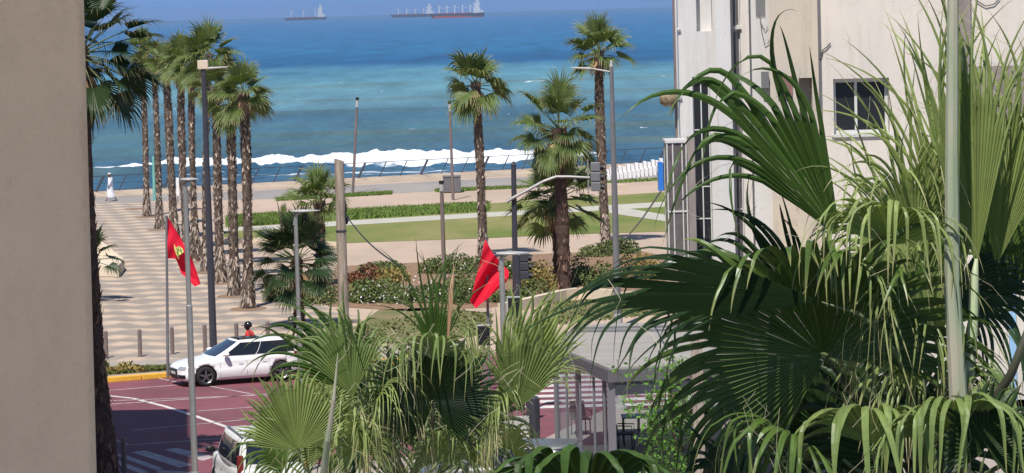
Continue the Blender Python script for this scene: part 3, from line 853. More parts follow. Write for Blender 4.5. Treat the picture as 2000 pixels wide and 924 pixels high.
palm('small young palm with few leaves left of the wooden pole', 631, 560, 624, 392, 'small', 1.25, .2, 1.3, rz=2.6, stub=1.6)
palm('low dark bushy palm at the right edge of the plaza', 585, 640, 579, 505, 'bush', 1.1, .16, 1.2, dark=True, rz=4.6, leafm='leaf_dark_shaded')
palm('tall palm leaning beside the stucco pillar, with flared grey foot', 206, 938, 157, 96, 'near', 1.08, .155, 2.3, dark=True, rz=.2, skirt_h=3.2, leafm='leaf_dark_shaded', stub=.5)
palm('low palm with feathery drooping leaves by the stone bench', 178, 590, 178, 500, 'small', 1.1, .15, 1.2, rz=1.0, leafm='leaf_dark_shaded')
# bare cut sapling
t_ = thing('young_palm', 'thin young palm with one stiff leaf beside the small palm', 'palm tree', at_z(553, 480))
mb = MB(); c = at_z(553, 480); tpp = at_d(541, 392, c.y)
mb.tube([c, at_d(549, 430, c.y), tpp], [.09, .05, .01], 6); mb.build('trunk', M['bark'], t_)
mb = MB(); fan_leaf(mb, at_d(553, 425, c.y), (.1, 0, 1), (0, -1, 0), .8, 0.7, 7, .8, .1, 3); mb.build('leaf', M['leaf_far'], t_)

# ------------------------------------------------------------------ street furniture
def base_of(px, s, pyb=None):
    """ground point whose scale is s photo pixels per metre"""
    Y = F / s
    return Y
# modern lamps with a flat head
def flat_lamp(label, px_top, py_top, px_bot, s, arm_px, h_r=.075):
    Y = F / s
    T = at_d(px_top, py_top, Y); root = thing('street_lamp', label, 'street lamp', (T.x, Y, 0), group='grey lamps with a flat head')
    mb = MB(); mb.tube([(T.x, Y, 0), (T.x, Y, .5), (T.x, Y, .52), (T.x, Y, T.z * .6), (T.x, Y, T.z * .6 + .02), (T.x, Y, T.z - .1)], [h_r * 1.5, h_r * 1.4, h_r * 1.05, h_r, h_r * .8, h_r * .75], 12)
    mb.build('pole', M['galv'], root, smooth=False)
    L_ = arm_px / s
    mb = MB()
    ring = []
    for i in range(9):
        t = i / 8; x = T.x - .1 + L_ * t
        w = .18 * math.sin(PI * (0.12 + .8 * t)) + .03; th = .02 + .055 * math.sin(PI * min(1, t * .9 + .15))
        ring.append([Vector((x, Y + math.cos(q) * w, T.z + .02 + math.sin(q) * th * .5)) for q in [2 * PI * k / 10 for k in range(10)]])
    mb.loft(ring); mb.build('lamp_head', M['metal_light'], root, smooth=True)
    mb = MB(); mb.tube([(T.x - .03, Y, T.z - .32), (T.x + .02, Y, T.z - .05), (T.x + .12, Y, T.z)], [h_r * .7, .05, .04], 8); mb.build('bracket', M['galv'], root)
    return root
flat_lamp('grey flat headed lamp in front of the left red flag', 361, 352, 380, 83, 36)
flat_lamp('grey flat headed lamp just right of the white car', 577, 414, 586, 80, 56, .065)
flat_lamp('grey flat headed lamp crossing the right red flag', 979, 497, 984, 100, 66, .07)

def col_lamp(label, tx, ty, bx, by, r=.09, dark=False):
    B = at_z(bx, by); T = at_d(tx, ty, B.y)
    root = thing('street_lamp', label, 'street lamp', B, group='plain promenade lamp columns')
    mb = MB(); mb.tube([B, B.lerp(T, .88)], [r, r * .85], 10); mb.build('pole', M['metal_brown'], root)
    mb = MB(); mb.tube([B.lerp(T, .88), B.lerp(T, .895)], r * .5, 8); mb.tube([B.lerp(T, .97), T], r * 1.15, 10); mb.build('cap', M['black'], root)
    mb = MB(); mb.tube([B.lerp(T, .895), B.lerp(T, .97)], r * .95, 10); mb.build('light_cylinder', M['metal_light'], root)
col_lamp('thin leaning lamp column left of the dark promenade bin box', 698, 190, 689, 377)
col_lamp('lamp column directly in front of the dark promenade bin box', 878, 197, 885, 391)
col_lamp('grey camera column in front of the lawn beside the bin box', 862, 353, 868, 548, .095)
# tall lamp posts
B = at_z(418, 705); T = at_d(397, 128, B.y)
r0 = thing('lamp_post', 'tall dark lamp post with square flood light rising behind the white car', 'lamp post', B)
mb = MB(); mb.tube([B, B.lerp(T, .45), T], [.125, .11, .075], 12); mb.build('pole', M['metal_dark'], r0)
mb = MB(); mb.box(T.x - .18, T.x + .16, B.y - .12, B.y + .12, T.z - .12, T.z + .17); mb.build('flood_light', M['cream_stone'], r0, bevel=.02)
mb = MB(); mb.loft([[Vector((T.x + .1 + .7 * t, B.y + math.cos(q) * .1, T.z - .1 + .03 * t + math.sin(q) * (.045 - .02 * t))) for q in [2 * PI * k / 8 for k in range(8)]] for t in (0, .3, .8, 1)]); mb.build('lamp_head', M['metal_light'], r0)
B = at_z(1207, 640); T = at_d(1194, 130, B.y)
r0 = thing('lamp_post', 'tall grey lamp post with long left arm in front of the right palms', 'lamp post', B)
mb = MB(); mb.tube([B, B.lerp(T, .5), T], [.13, .105, .07], 12); mb.build('pole', M['metal_grey'], r0)
mb = MB(); mb.tube([T, T + Vector((0, 0, .22))], [.07, .03], 8); mb.build('finial', M['metal_light'], r0)
A_ = at_d(1196, 141, B.y); E_ = at_d(1115, 133, B.y)
mb = MB(); mb.loft([[A_.lerp(E_, t) + Vector((0, math.cos(q) * w, math.sin(q) * h + .05 * math.sin(t * PI))) for q in [2 * PI * k / 8 for k in range(8)]] for t, w, h in ((0, .03, .03), (.45, .035, .03), (.55, .12, .05), (.85, .13, .04), (1, .05, .02))]); mb.build('lamp_head', M['metal_light'], r0)
# bollards
bo = None
bl = [(208, 700, 'first bollard of the row, beside the stucco pillar'), (274, 697, 'second bollard of the row, between pillar and flagpole'), (337, 692, 'third bollard of the row, just right of the left flagpole'), (401, 687, 'fourth bollard, beside the tall dark lamp post'), (463, 684, 'fifth bollard, left of the person in red'), (524, 681, 'sixth bollard, right of the person in red')]
for x, y, lab in bl:
    p = at_z(x, y)
    if bo is None:
        bo = thing('bollard', 'grey ' + lab, 'bollard', p, group='bollards along the plaza edge')
        mb = MB(); mb.tube([p, p + Vector((0, 0, .90))], .068, 10); mb.tube([p + Vector((0, 0, .90)), p + Vector((0, 0, .93))], [.068, .04], 10); mb.build('post', M['metal_brown'], bo)
        mb = MB(); mb.tube([p, p + Vector((0, 0, .02))], .11, 12); mb.build('base_plate', M['metal_grey'], bo)
        q = bo
    else:
        q = copy_tree(bo)
    q.location = p; q['label'] = 'grey ' + lab
p = at_z(243, 925, -.13)
q = copy_tree(bo); q.location = p; q['label'] = 'dark bollard standing at the near zebra crossing'; q['group'] = 'bollards along the plaza edge'

# wooden utility pole
Y = F / 88
T = at_d(662, 308, Y)
r0 = thing('utility_pole', 'weathered round wooden utility pole with slanted top', 'utility pole', (T.x, Y, 0))
mb = MB(); n_ = 14; rings = []
for i in range(40):
    z = (T.z - .05) * i / 39; rr = .125 - .020 * i / 39
    rings.append([Vector((T.x + math.cos(2 * PI * k / n_) * rr, Y + math.sin(2 * PI * k / n_) * rr, z - (0.035 * (math.cos(2 * PI * k / n_)) if i == 39 else 0))) for k in range(n_)])
mb.loft(rings); mb.build('pole', M['wood_pole'], r0, smooth=False)
mb = MB(); zb = at_d(665, 451, Y).z; mb.tube([(T.x, Y, zb - .02), (T.x, Y, zb + .02)], .122, 14)
mb.build('metal_band', M['metal_dark'], r0)
mb = MB(); hx = at_d(674, 405, Y)
mb.tube([hx + Vector((0, 0, .15)), hx + Vector((.03, -.05, 0)), hx + Vector((0, -.05, -.12))], .02, 6)
mb.tube([at_d(674, 417, Y), at_d(678, 427, Y), at_d(676, 438, Y)], [.03, .055, .03], 6); mb.build('cable_clamp', M['black'], r0)
c0 = at_d(674, 419, Y); c1 = at_d(782, 520, F / 120)
mb = MB(); mb.tube([c0.lerp(c1, i / 10) + Vector((0, 0, -.12 * math.sin(PI * i / 10))) for i in range(11)], .014, 6)
tag(mb.build('cable', M['black']), 'black sagging cable running down from the wooden pole', 'cable')
c0 = at_d(1292, 372, F / 100); c1 = at_d(1226, 462, F / 70)
mb = MB(); mb.tube([c0, c0.lerp(c1, .5) + Vector((0, 0, -.05)), c1], .02, 6)
tag(mb.build('cable', M['metal_grey']), 'thin straight guy cable beside the glazed bay of the building', 'cable')

# flags --------------------------------------------------------
def flag(label, x_t, y_t, x_b, y_b, outline_fn, group, emblem=None, fold=1.0, flabel=None):
    B = at_z(x_b, y_b); T = at_d(x_t, y_t, B.y)
    root = thing('flagpole', label, 'flagpole', B, group=group)
    mb = MB(); mb.tube([B, T], [.05, .035], 8); mb.build('pole', M['metal_grey'], root)
    mb = MB(); mb.tube([T, T + Vector((0, 0, .05)), T + Vector((0, 0, .08))], [.045, .05, .01], 8); mb.build('finial', M['metal_grey'], root)
    return root, B, T
def cloth(name, Y, nu, nv, fn, m):
    """fn(u, v) -> picture x, picture y, depth offset"""
    mb = MB(); vs = []
    for j in range(nv + 1):
        for i in range(nu + 1):
            x, y, dz = fn(i / nu, j / nv); p = at_d(x, y, Y); p.y += dz; vs.append(p)
    fs = [(j * (nu + 1) + i, j * (nu + 1) + i + 1, (j + 1) * (nu + 1) + i + 1, (j + 1) * (nu + 1) + i) for j in range(nv) for i in range(nu)]
    mb.add(vs, fs); return mb
r1, B1, T1 = flag('left flagpole beside the tall dark lamp post', 325, 425, 328, 737, None, 'flagpoles with red flags')
def lerp(a, b, t): return a + (b - a) * t
# left flag: hoist edge vertical, the fly hangs down to lower right
top_c = [(326, 422), (350, 462), (372, 503), (390, 556)]
bot_c = [(328, 505), (343, 506), (352, 535), (381, 560)]
def cat(c, t):
    t = t * (len(c) - 1); i = min(int(t), len(c) - 2); f = t - i
    return lerp(c[i][0], c[i + 1][0], f), lerp(c[i][1], c[i + 1][1], f)
def left_fn(u, v):
    a = cat(top_c, u); b = cat(bot_c, u)
    x = lerp(a[0], b[0], v); y = lerp(a[1], b[1], v)
    return x, y, .15 * math.sin(u * 9 + v * 2.5) * u + .25 * u + .03 * math.sin(u * 19 + v * 5) + .05 * math.sin(v * 7 + u * 3)
mb = cloth('flag', B1.y, 26, 16, left_fn, None)
fl = mb.build('flag', M['flag_red'], r1, smooth=True)
fl['_w'] = r1['_w']
def left_fn_off(u, v):
    x, y, dz = left_fn(u, v); return x, y, dz - .012
# folded emblem: pale field with green star lines
def sub(u0, u1, v0, v1, fn): return lambda u, v: fn(lerp(u0, u1, u), lerp(v0, v1, v))
mb = MB()
def onflag(pts, mb, off=-.05):
    vs = []
    for (x, y) in pts:
        # find depth from the cloth near that picture point
        best = min(((left_fn(i / 26, j / 16)) for i in range(27) for j in range(17)), key=lambda q: (q[0] - x) ** 2 + (q[1] - y) ** 2)
        p = at_d(x, y, B1.y); p.y += best[2] + off; vs.append(p)
    mb.add(vs, [tuple(range(len(vs)))])
onflag([(340, 476), (344, 484), (347, 496), (350.5, 505), (348, 507), (344, 497), (340.5, 486)], mb)
onflag([(344, 484), (350, 480), (357, 486), (359, 492), (354, 496), (349, 499), (347, 496)], mb, -.055)
mb.build('emblem_field', M['flag_yellow'], fl, smooth=False)
mb = MB()
for a, b_ in (((345, 484), (350, 498)), ((350, 480), (347, 495)), ((346, 490), (357, 487)), ((351, 481), (355, 495)), ((347, 486), (357, 492))):
    vs = []
    for (x, y) in ((a[0] - .6, a[1]), (a[0] + .6, a[1]), (b_[0] + .6, b_[1]), (b_[0] - .6, b_[1])):
        best = min(((left_fn(i / 26, j / 16)) for i in range(27) for j in range(17)), key=lambda q: (q[0] - x) ** 2 + (q[1] - y) ** 2)
        p = at_d(x, y, B1.y); p.y += best[2] - .065; vs.append(p)
    mb.add(vs, [(0, 1, 2, 3)])
mb.build('green_star', M['flag_green'], fl)
r2, B2, T2 = flag('right flagpole behind the centre palm leaves', 950, 466, 956, 762, None, 'flagpoles with red flags')
topr = [(948, 466), (962, 492), (978, 512), (994, 530)]
botr = [(918, 590), (930, 601), (955, 578), (992, 548)]
def right_fn(u, v):
    a = cat(topr, u); b = cat(botr, u); x = lerp(a[0], b[0], v); y = lerp(a[1], b[1], v)
    return x, y, -.2 - .25 * math.sin(u * 6 + v * 4) * (0.3 + u) - .07 * math.sin(u * 17 + v * 9)
mb = cloth('flag', B2.y, 24, 24, right_fn, None)
f2 = mb.build('flag', M['flag_red'], r2, smooth=True)

# traffic lights -----------------------------------------------
def signal_head(root, C, s=1.0, ang=0, dark=True):
    hd = MB(); hd.box(C.x - .11 * s, C.x + .13 * s, C.y - .07, C.y + .09, C.z - .45 * s, C.z + .45 * s)
    for k in (-1, 0, 1): hd.box(C.x - .15 * s, C.x + .15 * s, C.y - .11, C.y - .074, C.z + (k * .31 - .14) * s, C.z + (k * .31 + .14) * s)
    h_ = hd.build('signal_head', M['metal_dark' if dark else 'metal_grey'], root, bevel=.02)
    for k in (-1, 0, 1):
        v = MB(); z = C.z + k * .31 * s; n = 10; r = .12 * s
        ringA = [Vector((C.x + math.cos(2 * PI * q / n) * r + .0, C.y + .11, z + math.sin(2 * PI * q / n) * r)) for q in range(n)]
        ringB = [Vector((C.x + math.cos(2 * PI * q / n) * r * .95 + .12, C.y + .28, z + math.sin(2 * PI * q / n) * r - .02)) for q in range(n)]
        v.loft([ringA, ringB], cap=False); v.tube([(C.x + .13 * s, C.y, z), (C.x + .27 * s, C.y, z - .03)], [.09, .1], 8); v.build('visor', M['black'], h_)
    return h_
Y = F / 66
B = Vector((at_d(1003, 500, Y).x, Y, 0)); T = at_d(1003, 322, Y)
r0 = thing('traffic_light', 'traffic light with curved mast arm reaching across the centre palms', 'traffic light', B)
mb = MB(); mb.tube([B, B.lerp(T, .5), T], [.12, .085, .075], 12); mb.tube([T, T + Vector((0, 0, .1))], [.09, .03], 8); mb.build('pole', M['metal_dark'], r0)
P_ = [at_d(x, y, Y - .15) for x, y in ((989, 395), (1003, 386), (1040, 366), (1062, 354), (1086, 345), (1112, 345), (1152, 347))]
mb = MB(); mb.tube(P_, [.05, .05, .048, .045, .042, .04, .035], 8); mb.build('mast_arm', M['galv'], r0)
C = at_d(1163, 345, Y - .1)
signal_head(r0, C, .95, dark=False)
mb = MB(); mb.box(C.x - .24, C.x - .20, C.y - .05, C.y, C.z - .5, C.z + .52); mb.build('mounting_bar', M['galv'], r0)
Y = F / 70
B = Vector((at_d(1014, 560, Y).x, Y, 0)); T = at_d(1012, 498, Y)
r0 = thing('traffic_light', 'low traffic light head on a dark post right of the right red flag', 'traffic light', B)
mb = MB(); mb.tube([B, T], [.07, .06], 8); mb.build('pole', M['metal_dark'], r0)
signal_head(r0, at_d(1024, 520, Y), .8)
for px, pyy, lab in ((945, 655, 'small black pedestrian signal box with white rim among palm leaves'), (1004, 600, 'dark small signal hanging low on the traffic pole')):
    Y = F / 72; C = at_d(px, pyy, Y)
    r0 = thing('pedestrian_signal', lab, 'pedestrian signal', (C.x, Y, 0))
    mb = MB(); mb.box(C.x - .16, C.x + .16, Y - .1, Y + .1, C.z - .26, C.z + .26); mb.build('signal_box', M['black'], r0, bevel=.02)
    mb = MB(); mb.box(C.x - .20, C.x - .165, Y - .11, Y + .11, C.z - .28, C.z + .28); mb.box(C.x - .20, C.x + .18, Y - .11, Y + .11, C.z + .265, C.z + .29); mb.build('rim', M['metal_light'], r0)
    mb = MB(); mb.tube([(C.x, Y, 0), (C.x, Y, C.z - .26)], .03, 8); mb.build('post', M['galv'], r0)

# bin box, teal pole, sign, benches, blue cabinet ----------------
B = at_z(883, 377); hw = 17 / (F / B.y)
r0 = thing('bin_box', 'dark grey slatted box standing on the promenade behind a lamp column', 'bin', B)
mb = MB()
mb.box(B.x - hw, B.x + hw, B.y, B.y + .9, 0.05, 1.0)
for k in range(9):
    x = B.x - hw + (k + .5) * 2 * hw / 9
    mb.box(x - .02, x + .02, B.y - .03, B.y - .002, .08, .97)
mb.build('box', M['grey_panel'], r0)
mb = MB(); mb.box(B.x - hw - .04, B.x + hw + .04, B.y - .05, B.y + .95, 1.003, 1.06); mb.build('lid', M['metal_grey'], r0)
B = at_z(302, 392)
mb = MB(); T = at_d(299, 305, B.y); mb.tube([B, B.lerp(T, .96), T], [.11, .07, .05], 8)
tag(mb.build('post', M['teal']), 'teal painted post between the two farthest plaza palms', 'post')
B = at_z(348, 398)
r0 = thing('sign', 'narrow white sign standing behind the plaza palms', 'sign', B)
mb = MB(); mb.box(B.x - .09, B.x + .09, B.y - .03, B.y + .03, .5, 1.6); mb.build('panel', M['white'], r0)
mb = MB(); mb.tube([B, B + Vector((0, 0, .5))], .03, 6); mb.build('post', M['galv'], r0)
for k, (x, y, lab) in enumerate(((368, 398, 'left brown litter bin behind the plaza palms'), (375, 398, 'right brown litter bin behind the plaza palms'))):
    B = at_z(x, y); mb = MB(); mb.tube([B, B + Vector((0, 0, .75)), B + Vector((0, 0, .85))], [.09, .10, .06], 10)
    tag(mb.build('litter_bin', M['metal_brown']), lab, 'litter bin', 'two litter bins')
# stone bench by the plaza
B = at_z(231, 541)
r0 = thing('stone_bench', 'long cream stone bench at the left side of the plaza', 'bench', B)
mb = MB(); q = [at_z(x, y, 0) for x, y in ((208, 541), (232, 542), (243, 528), (196, 488), (170, 492), (170, 541))]
h = .52
mb.add([Vector((p.x, p.y, 0.01)) for p in q] + [Vector((p.x, p.y, h)) for p in q], [tuple(range(5, -1, -1)), tuple(range(6, 12))] + [(i, (i + 1) % 6, (i + 1) % 6 + 6, i + 6) for i in range(6)])
mb.build('seat', M['cream_stone'], r0, bevel=.02)
mb = MB(); q = [at_z(x, y, 0) for x, y in ((208, 522), (192, 500), (180, 480), (150, 480), (150, 522))]
mb.add([Vector((p.x, p.y, h + .004)) for p in q] + [Vector((p.x, p.y, h + .45)) for p in q], [tuple(range(4, -1, -1)), tuple(range(5, 10))] + [(i, (i + 1) % 5, (i + 1) % 5 + 5, i + 5) for i in range(5)])
mb.build('backrest', M['cream_stone'], r0, bevel=.02)
# curved stone rim of the garden
mb = MB(); pts = [at_z(x, y, .12) for x, y in ((440, 471), (500, 470), (560, 473), (620, 477), (660, 478))]
for a, b_ in zip(pts[:-1], pts[1:]):
    d = (b_ - a) / 2; nn = Vector((-d.y, d.x, 0)).normalized() * .15
    mb.obox((a + b_) / 2, d, nn, Vector((0, 0, .13)))
tag(mb.build('garden_kerb', M['cream_stone']), 'pale stone kerb bordering the lawn behind the nearest plaza palm', 'kerb')
mb = MB(); pts = [at_z(x, y, .2) for x, y in ((980, 603), (1040, 590), (1100, 576), (1130, 572), (1200, 576))]
for a, b_ in zip(pts[:-1], pts[1:]):
    d = (b_ - a) / 2; nn = Vector((-d.y, d.x, 0)).normalized() * .15
    mb.obox((a + b_) / 2, d, nn, Vector((0, 0, .2)))
tag(mb.build('garden_kerb', M['cream_stone']), 'pale stone kerb around the flower bed at the stout palm', 'kerb')
# white stepped benches
r0 = thing('stepped_wall', 'white stepped wall between promenade and blue cabinet', 'wall', at_z(1190, 352))
mb = MB(); a = at_z(1186, 353); b_ = at_z(1292, 341)
for i in range(14):
    p = a.lerp(b_, i / 13); mb.box(p.x - .02, p.x + .22, p.y, p.y + 1.0, 0.01, .34 + .02 * i); mb.box(p.x - .05, p.x + .16, p.y + 1.003, p.y + 2.2, 0.01, .62 + .022 * i + .10 * (i % 2))
mb.build('steps', M['white'], r0)
B = at_z(1290, 373)
r0 = thing('cabinet', 'bright blue sided cabinet with rusty front beside the building', 'cabinet', B)
mb = MB(); mb.box(B.x - .10, B.x + .19, B.y - .2, B.y + 1.2, 0, 1.72); mb.build('side_panel', M['blue'], r0)
mb = MB(); mb.box(B.x + .193, B.x + 1.3, B.y - .1, B.y + 1.2, 0.03, 1.68); mb.build('body', M['rust'], r0)
mb = MB(); a = at_z(1195, 366); mb.obox(at_z(1205, 366, .2), (.55, -1.2, 0), (.1, .06, 0), (0, 0, .2)); tag(mb.build('bench', M['cream_stone']), 'low cream bench slab beyond the lawn by the tall grey lamp post', 'bench')

# shrubs ---------------------------------------------------------
def leaf_cloud(mb, C, rx, ry, rz, n, size, rng, m=0, shape=1.0):
    for k in range(n):
        while True:
            u = Vector((rng.uniform(-1, 1), rng.uniform(-1, 1), rng.uniform(-.1, 1)))
            if .35 < u.length < 1: break
        u.z = max(u.z, -.05)
        p = Vector((C[0] + u.x * rx, C[1] + u.y * ry, C[2] + u.z * rz))
        a = Vector((rng.gauss(0, 1), rng.gauss(0, 1), rng.gauss(0, 1))).normalized()
        b_ = a.cross(Vector((rng.gauss(0, 1), rng.gauss(0, 1), rng.gauss(0, 1)))).normalized()
        s_ = size * rng.uniform(.6, 1.4)
        mb.add([p - a * s_, p + b_ * s_ * .5, p + a * s_, p - b_ * s_ * .5], [(0, 1, 2, 3)], m)
rng = random.Random(5)
def shrub(label, px, py, wpx, hgt, mats, n=500, depth=1.2, flowers=0, name='shrub', group=None):
    B = at_z(px, py); s = F / B.y; rx = wpx / s / 2
    root = thing(name, label, 'shrub', B, group=group)
    mb = MB()
    nl = max(3, int(rx * 3))
    for k in range(nl):
        ox = lerp(-rx * .8, rx * .8, (k + .5) / nl) + rng.uniform(-.2, .2)
        sub_ = hgt * rng.uniform(.45, 1.1)
        leaf_cloud(mb, (B.x + ox, B.y + rng.uniform(0, depth) , 0.05), rx / nl * 2.2, depth * rng.uniform(.4, .9), sub_, n // nl, .07, rng)
    mb.build('foliage', M[mats], root)
    if flowers:
        mb = MB()
        leaf_cloud(mb, (B.x, B.y - .12, .1), rx, depth * 1.05, hgt, flowers, .055, rng)
        mb.build('flowers', M['flower_white'], root)
    mb = MB()
    for k in range(5): mb.tube([(B.x + rng.uniform(-.2, .2), B.y + depth * .5, 0), (B.x + rng.uniform(-.6, .6) * rx, B.y + depth * .5, hgt * .6)], [.03, .015], 5)
    mb.build('stem', M['bark_dark'], root)
gs = 'shrubs in the garden bed'
shrub('dark green shrub with white flowers right of the wooden pole', 725, 592, 95, .85, 'shrub', 2600, 1.6, 80, group=gs)
shrub('white flowering shrub behind the palm tips, left of the right red flag', 815, 592, 100, 1.0, 'shrub', 2400, 1.6, 80, group=gs)
shrub('green shrub right beside the right red flag base', 900, 590, 90, 1.25, 'shrub', 2400, 2, 40, group=gs)
shrub('reddish brown shrub patch beside the wooden pole', 705, 556, 70, .8, 'shrub_red', 1600, 1.5, group=gs)
shrub('yellow orange shrub patch behind the white flowers', 765, 552, 60, .75, 'shrub_yellow', 1300, 1.5, group=gs)
shrub('grey green wispy shrub at the top edge of the bed, left of the camera column', 735, 536, 80, .75, 'shrub', 1300, 1.4, group=gs)
shrub('long green hedge shrub behind the right red flag', 885, 535, 130, 1.0, 'shrub', 2600, 2, 60, group=gs)
shrub('green shrub filling the space around the low traffic light', 1010, 545, 110, 1.0, 'shrub', 2400, 2, 20, group=gs)
shrub('yellowish shrub just left of the stout palm trunk', 1050, 565, 80, 1.05, 'shrub_yellow', 1800, 1.6, group=gs)
shrub('dark green shrub in front of the yellowish one by the stout palm', 1020, 592, 110, .9, 'shrub', 2000, 1.4, group=gs)
shrub('green shrub right of the stout palm trunk', 1150, 560, 90, 1.2, 'shrub', 2000, 1.8, group=gs)
shrub('round shrub at the foot of the tall grey lamp post', 1195, 500, 110, .95, 'shrub', 2200, 1.5, group=gs)
shrub('yellowish shrub behind the dark leaf, right of the tall grey lamp post', 1255, 548, 100, 1.2, 'shrub_yellow', 1800, 1.8, group=gs)
shrub('olive shrub under the low bushy palm at the plaza edge', 545, 588, 70, 1.0, 'shrub', 1800, 1.6, group=gs)
shrub('olive shrub between the bushy palm and the wooden pole', 610, 596, 90, 1.2, 'shrub', 2200, 1.6, group=gs)
shrub('red brown low shrub left of the bushy palm', 533, 560, 40, .7, 'shrub_red', 700, 1, group=gs)
shrub('dry yellowish plant on the verge behind the yellow kerb', 238, 729, 60, .28, 'shrub_yellow', 700, .5, group=gs)
shrub('spiky green plant at the verge end beside the stucco pillar', 205, 729, 20, .55, 'shrub', 400, .3, group=gs)
shrub('weedy green shrub between the white car rear and the palm leaves', 610, 725, 60, .9, 'shrub', 1500, .9, group=gs)
shrub('bushy green shrub behind the tail of the white car', 575, 712, 50, 1.1, 'shrub', 1200, .8, group=gs)
# tall grass band and thin hedge lines
def grass_band(name, lab, top_, bot_, hgt, n, m='tallgrass'):
    mb = MB()
    for k in range(n):
        t = rng.random(); v = rng.random()
        x0, y0 = cat(top_, t); x1, y1 = cat(bot_, t)
        p = at_z(lerp(x0, x1, v), lerp(y0, y1, v), .01)
        h = hgt * rng.uniform(.5, 1.1); w = .03 * rng.uniform(.7, 1.5) + .015
        l = Vector((rng.gauss(0, .12), rng.gauss(0, .12), h)); sd = Vector((rng.uniform(.4, 1), rng.uniform(-.6, .6), 0)).normalized() * w
        mb.add([p - sd, p + sd, p + l], [(0, 1, 2)])
    tag(mb.build(name, M[m]), lab, kind='stuff')
grass_band('tall_grass', 'band of taller dark grass behind the garden path', [(445, 426), (540, 419), (955, 397)], [(445, 444), (540, 438), (955, 413)], .24, 16000)
grass_band('tall_grass', 'thin grass line along the promenade', [(540, 388), (765, 375)], [(540, 393), (765, 380)], .16, 3000)
grass_band('tall_grass', 'thin grass line along the promenade, right part', [(850, 371), (1000, 365), (1290, 349)], [(850, 376), (1000, 369), (1290, 353)], .16, 3000)
grass_band('verge_grass', 'rough grass growing on the verges', [(195, 722), (345, 716)], [(195, 733), (345, 722)], .12, 1800, 'dry_grass')
grass_band('verge_grass', 'rough grass on the middle verge', [(700, 640), (860, 603), (960, 612)], [(700, 672), (860, 668), (960, 652)], .10, 1000, 'dry_grass')
grass_band('verge_grass', 'rough grass on the right verge', [(1085, 592), (1330, 572)], [(1085, 636), (1330, 610)], .10, 1000, 'dry_grass')

# ships -----------------------------------------------------------
def ship(label, x0, x1, ywl, dist, h_px, bow_left=True, light=False, cranes=4, super_px=20):
    s = F / dist
    P0 = at_d(x0, ywl, dist); P1 = at_d(x1, ywl, dist)
    zw = SEA; L_ = (P1 - P0).length
    root = thing('cargo_ship', label, 'ship', ((P0.x + P1.x) / 2, dist, zw), 0, 'cargo ships on the horizon')
    mb = MB(); hh = h_px / s; W = 16
    def sec(x, z0, z1, w):
        return [Vector((x, dist - w, z0)), Vector((x, dist + w, z0)), Vector((x, dist + w, z1)), Vector((x, dist - w, z1))]
    X = lambda t: P0.x + L_ * t
    red = MB(); red.loft([sec(X(.015), zw - 2, zw + hh * .5, 3), sec(X(.06), zw - 2, zw + hh * .5, W), sec(X(.62), zw - 2, zw + hh * .42, W), sec(X(.70), zw - 2, zw + hh * .25, W), sec(X(.99), zw - 2, zw + hh * .05, W)])
    hl = MB(); hl.loft([sec(X(0), zw + hh * .5 + .05, zw + hh * 1.12, 2), sec(X(.05), zw + hh * .5 + .05, zw + hh * 1.08, W), sec(X(.12), zw + hh * .5 + .05, zw + hh, W), sec(X(.62), zw + hh * .42 + .05, zw + hh, W), sec(X(.78), zw + hh * .2 + .05, zw + hh, W), sec(X(1), zw + hh * .05 + .2, zw + hh * 1.1, W * .8)])
    hl.build('hull', M['ship_hull'], root)
    red.build('boot_topping', M['ship_red' if not light else 'ship_hull'], root)
    sp = MB(); zt = zw + hh * 1.0
    for (a, b_, h0, h1) in ((.80, .93, 0, .9), (.82, .91, .9, 1.5), (.80, .93, 1.5, 1.75), (.85, .885, 1.75, 2.5), (.935, .98, 0, .5), (.89, .91, 1.75, 2.2)):
        sp.box(X(a), X(b_), dist - 13, dist + 13, zt + h0 * super_px / s * .5 + (.1 if h0 else 0), zt + h1 * super_px / s * .5)
    sp.build('superstructure', M['ship_white'], root)
    mm = MB()
    for k in range(cranes):
        t = .16 + .58 * k / max(1, cranes - 1) * 1.0
        mm.box(X(t) - 1.6, X(t) + 1.6, dist - 2, dist + 2, zt, zt + super_px / s * .75)
        mm.tube([(X(t), dist, zt + super_px / s * .6), (X(t) + 16, dist, zt + super_px / s * .45)], .8, 4)
    mm.tube([(X(.03), dist, zt), (X(.03), dist, zt + super_px / s * .45)], 1.0, 4)
    mm.build('deck_cranes', M['ship_white'], root)
    ht = MB()
    for k in range(8): ht.box(X(.13 + .08 * k), X(.19 + .08 * k), dist - 10, dist + 10, zt, zt + 2.4)
    ht.build('hatch_covers', M['ship_red'], root)
    return root
ship('red and dark bulk carrier, the nearest ship on the horizon', 841, 946, 29, 9300, 8, super_px=22, cranes=5)
ship('pale bulk carrier with four cranes, partly behind the red ship', 764, 850, 27.5, 13500, 5.5, light=True, super_px=16)
ship('dark cargo ship alone at the left of the horizon', 556, 637, 35, 13500, 5, light=True, super_px=20, cranes=3)

